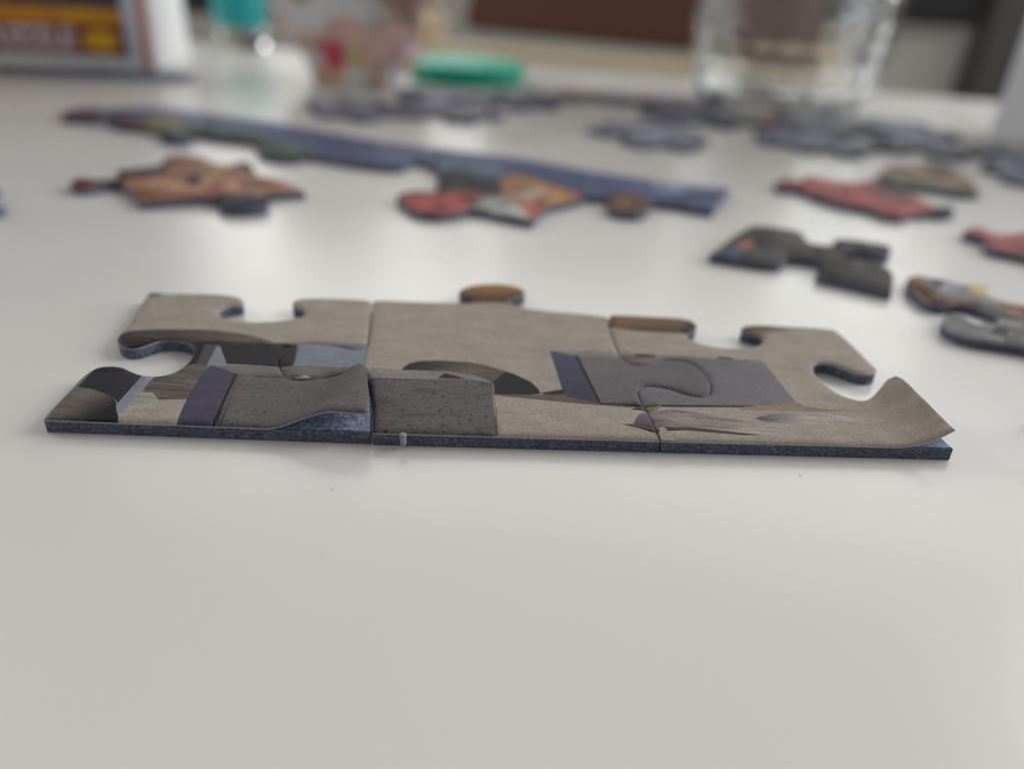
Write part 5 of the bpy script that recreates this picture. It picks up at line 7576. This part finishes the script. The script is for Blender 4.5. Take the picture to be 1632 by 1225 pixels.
mesh_obj('torn_flap', vs_, [(0, 2, 3), (1, 0, 3), (2, 1, 3), (4, 7, 6), (5, 7, 4), (6, 7, 5), (0, 1, 5, 4), (1, 2, 6, 5), (2, 0, 4, 6)], plain('torn_paper', (160, 146, 128), 0.8, 1.2, 0.25, 1500), p3)

# ------------------------------------------------------------------ traced pieces further back
LAB = {'orange': 'single orange-brown puzzle piece with a red side knob, left of centre',
       'redorange': 'puzzle piece printed red, white and orange against the blue strip',
       'dark': 'dark grey puzzle piece with small blue and red spots, on its own',
       'gray': 'grey puzzle piece with orange and yellow edge, cut by the right border',
       'redright': 'pinkish red puzzle piece cut off by the right border',
       'red': 'long red puzzle piece with dark knob, in front of the tan one',
       'tan': 'tan and olive puzzle piece just behind the long red one'}
def detail(o, base, art, n, amp, seed):
    r = random.Random(seed); P = np.asarray(o); lo, hi = P.min(0), P.max(0); out = list(art)
    for _ in range(n):
        c = np.array((r.uniform(lo[0], hi[0]), r.uniform(lo[1], hi[1])))
        if not in_poly(c[None], P)[0]: continue
        bc = base
        for q in art:
            if in_poly(c[None], q['p'])[0]: bc = q['c']
        f = r.uniform(1 - amp, 1 + amp * 0.8); a = r.uniform(0, 3.1); l, w_ = r.uniform(2, 6), r.uniform(0.8, 2.2)
        u_ = np.array((math.cos(a), math.sin(a))); v_ = np.array((-u_[1], u_[0]))
        out.append(dict(p=[(c + u_ * l * s + v_ * w_ * t * r.uniform(.5, 1)).tolist() for s, t in ((-1, -1), (1, -1), (1, 1), (-1, 1))], c=[min(250, max(8, x * f)) for x in bc]))
    return out
for k, v in DATA['mid'].items():
    v['art'] = detail(v['o'], v['base'], v['art'], 60, 0.55, k)
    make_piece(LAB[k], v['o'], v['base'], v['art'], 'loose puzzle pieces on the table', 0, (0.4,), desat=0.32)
SL = ['red and violet end piece of the blue joined strip, far left', 'strip piece with olive and dark red patches beside the end piece',
      'blue strip piece with dark green lower edge behind the orange piece', 'violet blue strip piece left of the red and orange piece',
      'blue strip piece directly behind the red and orange piece', 'right end piece of the blue strip with brown knob']
for s, l in zip(DATA['strip'], SL):
    s['art'] = detail(s['o'], s['base'], s['art'], 26, 0.25, l)
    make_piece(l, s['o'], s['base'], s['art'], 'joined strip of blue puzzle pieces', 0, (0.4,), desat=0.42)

# ------------------------------------------------------------------ jigsaw shapes for the far heap
def jig(w, h, tabs):
    """outline of a w x h piece; tabs: bottom, right, top, left (1 knob, -1 hole, 0 straight)"""
    prof = [(0, 0), (.30, -.015), (.40, .01), (.405, .06), (.35, .11), (.33, .17), (.38, .23), (.5, .255), (.62, .23), (.67, .17), (.65, .11), (.595, .06), (.60, .01), (.70, -.015)]
    P = []
    cs = [(0, 0), (w, 0), (w, h), (0, h)]
    for i in range(4):
        a = np.array(cs[i], float); b = np.array(cs[(i + 1) % 4], float); u = b - a; L = np.linalg.norm(u); n = np.array((u[1], -u[0])) / L
        for (t, o) in (prof if tabs[i] else [(0, 0), (.33, 0), (.67, 0)]):
            P.append(a + u * t + n * o * min(w, h) * tabs[i] * 1.0)
    return np.array(P) - np.array((w / 2, h / 2))
def jig_piece(x, y, rot, w, h, tabs, base, art, label, group, z0=0.0):
    P = jig(w, h, tabs); c, s = math.cos(rot), math.sin(rot); Rm = np.array(((c, -s), (s, c)))
    A = []
    for (x0, x1, y0, y1, col) in art:
        q = np.array([(x0, y0), (x1, y0 + .06), (x1 - .05, y1), (x0 + .04, y1 - .05)]) * (w, h)
        A.append(dict(p=(q @ Rm.T + (x, y)).tolist(), c=col))
    Q = P @ Rm.T + (x, y)
    A = detail(Q, base, A, 40, 0.38, label)
    return make_piece(label, Q, base, A, group, 0, (0.4,), z0=z0)
LG = (128, 130, 146); DG = (96, 98, 108); PG = (146, 146, 160)
HEAP = 'grey-blue puzzle pieces lying further back'
stripes = [(-.5, .5, .05, .2, DG), (-.5, .1, -.3, -.12, PG), (0, .5, -.45, -.3, (104, 96, 100))]
heap = [
 (-68, 312, .4, (1, -1, 1, 0), LG, 'grey puzzle piece touching the middle of the blue strip from behind'),
 (-32, 318, -.2, (-1, 1, -1, 1), (118, 118, 130), 'grey puzzle piece right of the one touching the blue strip'),
 (-42, 358, .15, (1, 1, -1, -1), LG, 'grey puzzle piece just in front of the green lid, left one'),
 (-2, 360, -.1, (1, -1, 1, -1), DG, 'darker grey puzzle piece just in front of the green lid, right one'),
 (44, 292, .55, (1, 1, 1, -1), (126, 130, 146), 'lone grey-blue puzzle piece in the gap right behind the blue strip'),
 (70, 340, -.15, (-1, 1, 1, 1), DG, 'dark grey puzzle piece in front of the tumbler, left one'),
 (108, 302, .3, (1, -1, -1, 1), LG, 'grey puzzle piece at the near left of the right-hand heap'),
 (122, 339, .05, (1, 1, -1, 1), (112, 112, 122), 'grey puzzle piece under the front of the tumbler base'),
 (148, 305, -.35, (-1, 1, 1, -1), DG, 'dark blue-grey puzzle piece in the middle of the right-hand heap'),
 (160, 344, .2, (1, -1, 1, 1), (124, 128, 142), 'grey puzzle piece at the back of the right-hand heap'),
 (188, 296, -.1, (1, 1, -1, -1), (120, 126, 142), 'blue-grey puzzle piece in front of the white tub'),
 (176, 262, .5, (-1, -1, 1, 1), (130, 134, 148), 'pale grey puzzle piece at the right border, nearest of the heap'),
]
for i, (x, y, r, tb_, bc, l) in enumerate(heap):
    jig_piece(x, y, r, 31, 33, tb_, bc, stripes if i % 2 else [(-.5, .5, -.1, .15, PG), (-.1, .5, .2, .4, DG)], l, HEAP)
jig_piece(30, 378, -.05, 34, 20, (-1, 1, 0, 1), (92, 76, 68), [(-.5, 0, -.1, .5, (112, 84, 66)), (.1, .5, -.4, .2, (104, 104, 120))], 'brown and grey puzzle piece between the green lid and the tumbler', HEAP)
jig_piece(66, 374, -.1, 32, 20, (1, 1, 0, -1), (110, 108, 122), [(-.5, -.2, -.5, .5, (90, 66, 66))], 'grey puzzle piece with a dark red end left of the tumbler base', HEAP)
jig_piece(100, 334, -.6, 12, 12, (0, 0, 0, 0), (150, 96, 92), [], 'small reddish border piece in front of the tumbler', HEAP)
# strip lying in front of the puzzle box
u = np.array((63, 10.6)); u = u / np.linalg.norm(u); nrm_ = np.array((u[1], -u[0]))
BX = np.array((-174.0, 378.2))
FRONT = [((84, 56, 62), 'dark red and violet border piece before the puzzle box, at the left border'),
         ((70, 74, 104), 'dark violet border piece in the middle before the puzzle box'),
         ((100, 120, 154), 'pale blue border piece before the right corner of the puzzle box')]
for i, (c, l) in enumerate(FRONT):
    p = BX + u * (2 - 33 * (2 - i)) + nrm_ * 13
    jig_piece(p[0], p[1], math.atan2(u[1], u[0]), 32.8, 16, (0, 0, 0, 0), c, [(-.5, 0.1, -.5, .1, (96, 70, 80))] if i < 2 else [], l, 'border pieces before the box')
# pieces that only just enter the frame
jig_piece(-133.6, 156, .1, 30, 31, (1, 1, -1, -1), (104, 112, 130), [], 'blue-grey puzzle piece barely entering at the left border', 'loose puzzle pieces on the table')
jig_piece(91.9, 83.0, .2, 30, 31, (-1, 1, -1, 1), (84, 88, 104), [], 'dark puzzle piece barely entering at the right border, beside the curled corner', 'loose puzzle pieces on the table')

# ------------------------------------------------------------------ puzzle box
pb = thing('puzzle_box', (BX[0] * MM, BX[1] * MM, 0), 'white puzzle box standing upright with dark red PUZZLE band', 'box', rz=math.atan2(u[1], u[0]))
W, Hb, D = 0.25, 0.19, 0.070
bm_obj('carton', box_bm(-W, 0, 0, D, 0, Hb, 0.0012, 2), M_WHITEBOX, pb)
def patch(name, x0, x1, z0, z1, mat, th=0.0003, y=0.0, par=pb):
    return bm_obj(name, box_bm(x0, x1, -th + y, y - 0.00001, z0, z1), mat, par)
pan = patch('picture_panel', -W + .012, -0.0108, 0.0068, Hb - .012, M_PANEL)
patch('orange_band', -0.19, -0.0112, 0.0195, 0.0265, M_BOXORANGE, 0.0004, -0.00035, pan)
red = patch('red_band', -0.20, -0.0112, 0.0070, 0.0192, M_BOXRED, 0.0004, -0.00035, pan)
vs_, fs_ = [], []
for i in range(28):
    a = 2 * math.pi * i / 28; vs_.append((-0.0215 + 0.0078 * math.cos(a), -0.0010, 0.0132 + 0.0044 * math.sin(a)))
for i in range(28): vs_.append((vs_[i][0], -0.0007, vs_[i][2]))
fs_ = [tuple(range(28))] + [(i, 28 + i, 28 + (i + 1) % 28, (i + 1) % 28) for i in range(28)]
mesh_obj('yellow_badge', vs_, fs_, M_BOXYELLOW, pan)
for i in range(7):
    patch('orange_letter_block', -0.0365 + i * 0.0036, -0.0365 + i * 0.0036 + 0.0026, 0.0212 + 0.0003 * i, 0.0256, M_BOXYELLOW, 0.0002, -0.0008, pan)
patch('blue_strip', -0.0105, -0.0075, 0.0066, Hb - .012, M_BOXBLUE)
patch('red_stripe', -0.0042, -0.0010, 0.0014, Hb - .002, M_BOXSTRIPE)
bm_obj('side_flap_edge', box_bm(0.00001, 0.0004, 0.006, D - .001, 0.0006, 0.0062), M_WHITEBOX, pb)
fc = bpy.data.curves.new('puzzle_lettering', 'FONT'); fc.body = 'PUZZLE'; fc.size = 0.0114; fc.extrude = 0.0001; fc.offset = 0.0005; fc.space_character = 1.02
fo = bpy.data.objects.new('tmp_text', fc); COL.objects.link(fo)
bpy.context.view_layer.update()
tm = bpy.data.meshes.new_from_object(fo.evaluated_get(bpy.context.evaluated_depsgraph_get()))
bpy.data.objects.remove(fo)
tm.name = 'lettering'; tm.materials.clear(); tm.materials.append(M_BOXTEXT)
lt = link(bpy.data.objects.new('lettering', tm), pan)
xs_ = [v.co.x for v in tm.vertices]; sc_ = 0.039 / (max(xs_) - min(xs_))
lt.rotation_euler = (math.pi / 2, 0, 0); lt.scale = (sc_, 1.0, 1.0); lt.location = (-0.0715, -0.00095, 0.0098)

# ------------------------------------------------------------------ green lid
lid = thing('screw_lid', (-0.033, 0.424, 0), 'emerald green round plastic lid on the table', 'lid')
R0 = 0.0285
pv, pf = lathe([(R0 - .003, 0.0), (R0 - .0004, 0.0004), (R0, 0.0012), (R0, 0.0078), (R0 - .0009, 0.0088), (R0 - .0025, 0.0092), (R0 - .004, 0.0088), (0, 0.0086)], 96, None)
mesh_obj('cap', pv, pf, M_GREEN, lid, True)
for i in range(48):
    a = 2 * math.pi * i / 48
    if i == 0:
        rb = bm_obj('grip_rib', box_bm(-0.0004, 0.0006, -0.0006, 0.0006, 0.0013, 0.0074, 0.0002, 1), M_GREEN, lid); proto = rb
    else:
        rb = proto.copy(); COL.objects.link(rb); rb.parent = lid
    rb.location = (R0 * math.cos(a), R0 * math.sin(a), 0); rb.rotation_euler = (0, 0, a)

# ------------------------------------------------------------------ tumbler
m, nt, b = new_mat('clear_glass')
b.inputs['Base Color'].default_value = (0.97, 0.985, 0.98, 1); b.inputs['Roughness'].default_value = 0.02; b.inputs['Transmission Weight'].default_value = 1; b.inputs['IOR'].default_value = 1.48
vz = noise_tex(nt, coords(nt, (1, 1, 0.45)), 120, 2)
bump(nt, b, vz, 0.002, 0.5)
M_GLASS = m
gl = thing('tumbler', (0.1165, 0.386, 0.0), 'clear ribbed drinking glass standing behind the grey pieces', 'glass')
prof = [(0, 0.0006), (0.026, 0.0004), (0.033, 0.0010), (0.037, 0.004), (0.0395, 0.010)]
z = 0.013
while z < 0.104:
    prof.append((0.0405 + (z - 0.010) * 0.085 + 0.00012 * math.sin(z / 0.0085 * 2 * math.pi), z)); z += 0.0011
zt = prof[-1][1]; rt = prof[-1][0]
prof += [(rt - .0004, zt + .0012), (rt - .0014, zt + .0012), (rt - .0022, zt)]
z = zt - .002
while z > 0.013:
    prof.append((0.0372 + (z - 0.010) * 0.085, z)); z -= 0.004
prof += [(0.034, 0.0055), (0.026, 0.0038), (0, 0.0035)]
gv, gf = lathe(prof, 96, lambda a, z: 0.030 * abs(math.sin(6 * a + 0.5)) + 0.003 * math.sin(11 * a + 60 * z) if z > 0.012 else 0.0)
mesh_obj('glass_wall', gv, gf, M_GLASS, gl, True)

# ------------------------------------------------------------------ white tub at the right border
cn = thing('plastic_tub', (0.1885, 0.334, 0), 'open white plastic tub standing upright, cut off by the right border', 'tub', rz=-0.9)
bm = bmesh.new()
loops = []
for (g, z) in ((0.004, 0.0003), (0.0012, 0.0012), (0.0, 0.004), (0.0, 0.118), (-0.0012, 0.1185), (-0.0012, 0.1205), (0.0009, 0.1205), (0.0009, 0.005), (0.003, 0.0016)):
    ring = []
    for (cx_, cy_, a0) in ((0.075, 0.05, 0), (0, 0.05, 90), (0, 0, 180), (0.075, 0, 270)):
        for k in range(7):
            a = math.radians(a0 + 15 * k); r = 0.006
            ox = cx_ + (-r if cx_ else r) + (r - g) * math.cos(a); oy = cy_ + (-r if cy_ else r) + (r - g) * math.sin(a)
            ring.append(bm.verts.new((ox, oy, z)))
    loops.append(ring)
for A_, B_ in zip(loops[:-1], loops[1:]):
    for k in range(28): bm.faces.new((A_[k], A_[(k + 1) % 28], B_[(k + 1) % 28], B_[k]))
bm.faces.new(loops[0][::-1]); bm.faces.new(loops[-1])
bm_obj('tub_wall', bm, M_MUG, cn, True)

# ------------------------------------------------------------------ teal cup
tc = thing('teal_cup', (-0.1765, 0.506, 0), 'small teal cup at the far table edge, clear base standing for its reflection', 'cup')
bv, bf = lathe([(0, 0), (0.012, 0), (0.0138, 0.001), (0.0145, 0.004), (0.0148, 0.0118), (0, 0.0119)], 48)
mesh_obj('base', bv, bf, M_GLASS, tc, True)  # clear part added where the cup's reflection in the table shows
bv, bf = lathe([(0, 0.0121), (0.0150, 0.0122), (0.0154, 0.014), (0.0165, 0.048), (0.016, 0.0486), (0.0152, 0.048), (0.0142, 0.016), (0, 0.0155)], 48)
mesh_obj('body', bv, bf, M_TEAL, tc, True)

# ------------------------------------------------------------------ crumpled bag
def bag_mat():
    m, nt, b = new_mat('printed_pink_film'); 
    vo = N(nt, 'ShaderNodeTexVoronoi'); vo.inputs['Scale'].default_value = 105; nt.links.new(coords(nt), vo.inputs['Vector'])
    sep = N(nt, 'ShaderNodeSeparateColor'); nt.links.new(vo.outputs['Color'], sep.inputs[0])
    c = ramp(nt, sep.outputs[0], [(0.0, tuple(lin((214, 172, 162), 1.4))), (0.22, tuple(lin((226, 210, 210), 1.3))), (0.4, tuple(lin((196, 166, 138), 1.3))), (0.5, tuple(lin((232, 226, 228), 1.2))), (0.68, tuple(lin((196, 158, 150), 1.3))), (0.8, tuple(lin((156, 134, 118), 1.2))), (0.92, tuple(lin((204, 176, 186), 1.3))), (1.0, tuple(lin((188, 140, 148), 1.3)))])
    for n in nt.nodes:
        if n.type == 'VALTORGB': n.color_ramp.interpolation = 'CONSTANT'
    nt.links.new(c, b.inputs['Base Color']); b.inputs['Roughness'].default_value = 0.3
    bump(nt, b, noise_tex(nt, coords(nt), 140, 4), 0.003, 0.6)
    return m
M_BAG = bag_mat()
bag = thing('crumpled_bag', (-0.083, 0.384, 0), 'crumpled pink and white bag standing behind the blue strip', 'bag')
def bag_pt(th, ph, off=0.0):
    # ph 0 bottom .. 1 top
    zc = 0.07 * ph + 0.018 * ph * math.sin(3 * th + 1) * ph
    w = 0.50 + 0.62 * min(1, ph * 1.5) ** 1.2
    rx, ry = 0.038 * w + off, 0.021 * w + off
    d = noise.fractal(Vector((math.cos(th) * 2.2, math.sin(th) * 2.2, ph * 3.0)), 0.7, 2.1, 4)
    k = 1 + 0.34 * d
    return Vector((rx * k * math.cos(th) + 0.006 * ph, ry * k * math.sin(th), max(0.0005, zc + 0.0005)))
nth, nph = 120, 60
vs_ = [bag_pt(2 * math.pi * i / nth, j / nph) for j in range(nph + 1) for i in range(nth)]
fs_ = [(j * nth + i, j * nth + (i + 1) % nth, (j + 1) * nth + (i + 1) % nth, (j + 1) * nth + i) for j in range(nph) for i in range(nth)]
fs_ += [tuple(range(nth - 1, -1, -1)), tuple(nph * nth + i for i in range(nth))]
mesh_obj('film', vs_, fs_, M_BAG, bag, True)
def bag_patch(name, t0, t1, p0, p1, mat):
    n = 14; v = [bag_pt(t0 + (t1 - t0) * i / n, p0 + (p1 - p0) * j / n, 0.0006) for j in range(n + 1) for i in range(n + 1)]
    v2 = [bag_pt(t0 + (t1 - t0) * i / n, p0 + (p1 - p0) * j / n, -0.0006) for j in range(n + 1) for i in range(n + 1)]
    k = (n + 1) ** 2
    f = [(j * (n + 1) + i, j * (n + 1) + i + 1, (j + 1) * (n + 1) + i + 1, (j + 1) * (n + 1) + i) for j in range(n) for i in range(n)]
    f += [tuple(q + k for q in fa[::-1]) for fa in f]
    mesh_obj(name, v + v2, f, mat, bag, True)
bag_patch('red_print', 4.25, 4.62, 0.10, 0.26, plain('bag_red', (190, 72, 92), 0.35, 1.3, 0.2, 200))
bag_patch('yellow_print', 4.75, 4.98, 0.10, 0.24, plain('bag_yellow', (196, 182, 116), 0.35, 1.3, 0.1, 200))

# ------------------------------------------------------------------ crumbs
for (x, y, r, l) in DATA['crumbs']:
    bm = bmesh.new(); bmesh.ops.create_icosphere(bm, subdivisions=2, radius=r * MM)
    for v in bm.verts:
        v.co *= 1 + 0.35 * noise.noise(v.co * 9000 + Vector((x, y, 0))); v.co.z = max(-0.3 * r * MM, v.co.z * 0.6)
    o = bm_obj('crumb', bm, M_CRUMB); o.location = (x * MM, y * MM, 0.28 * r * MM)
    tag(o, l, 'crumb', 'crumbs on the bare table')
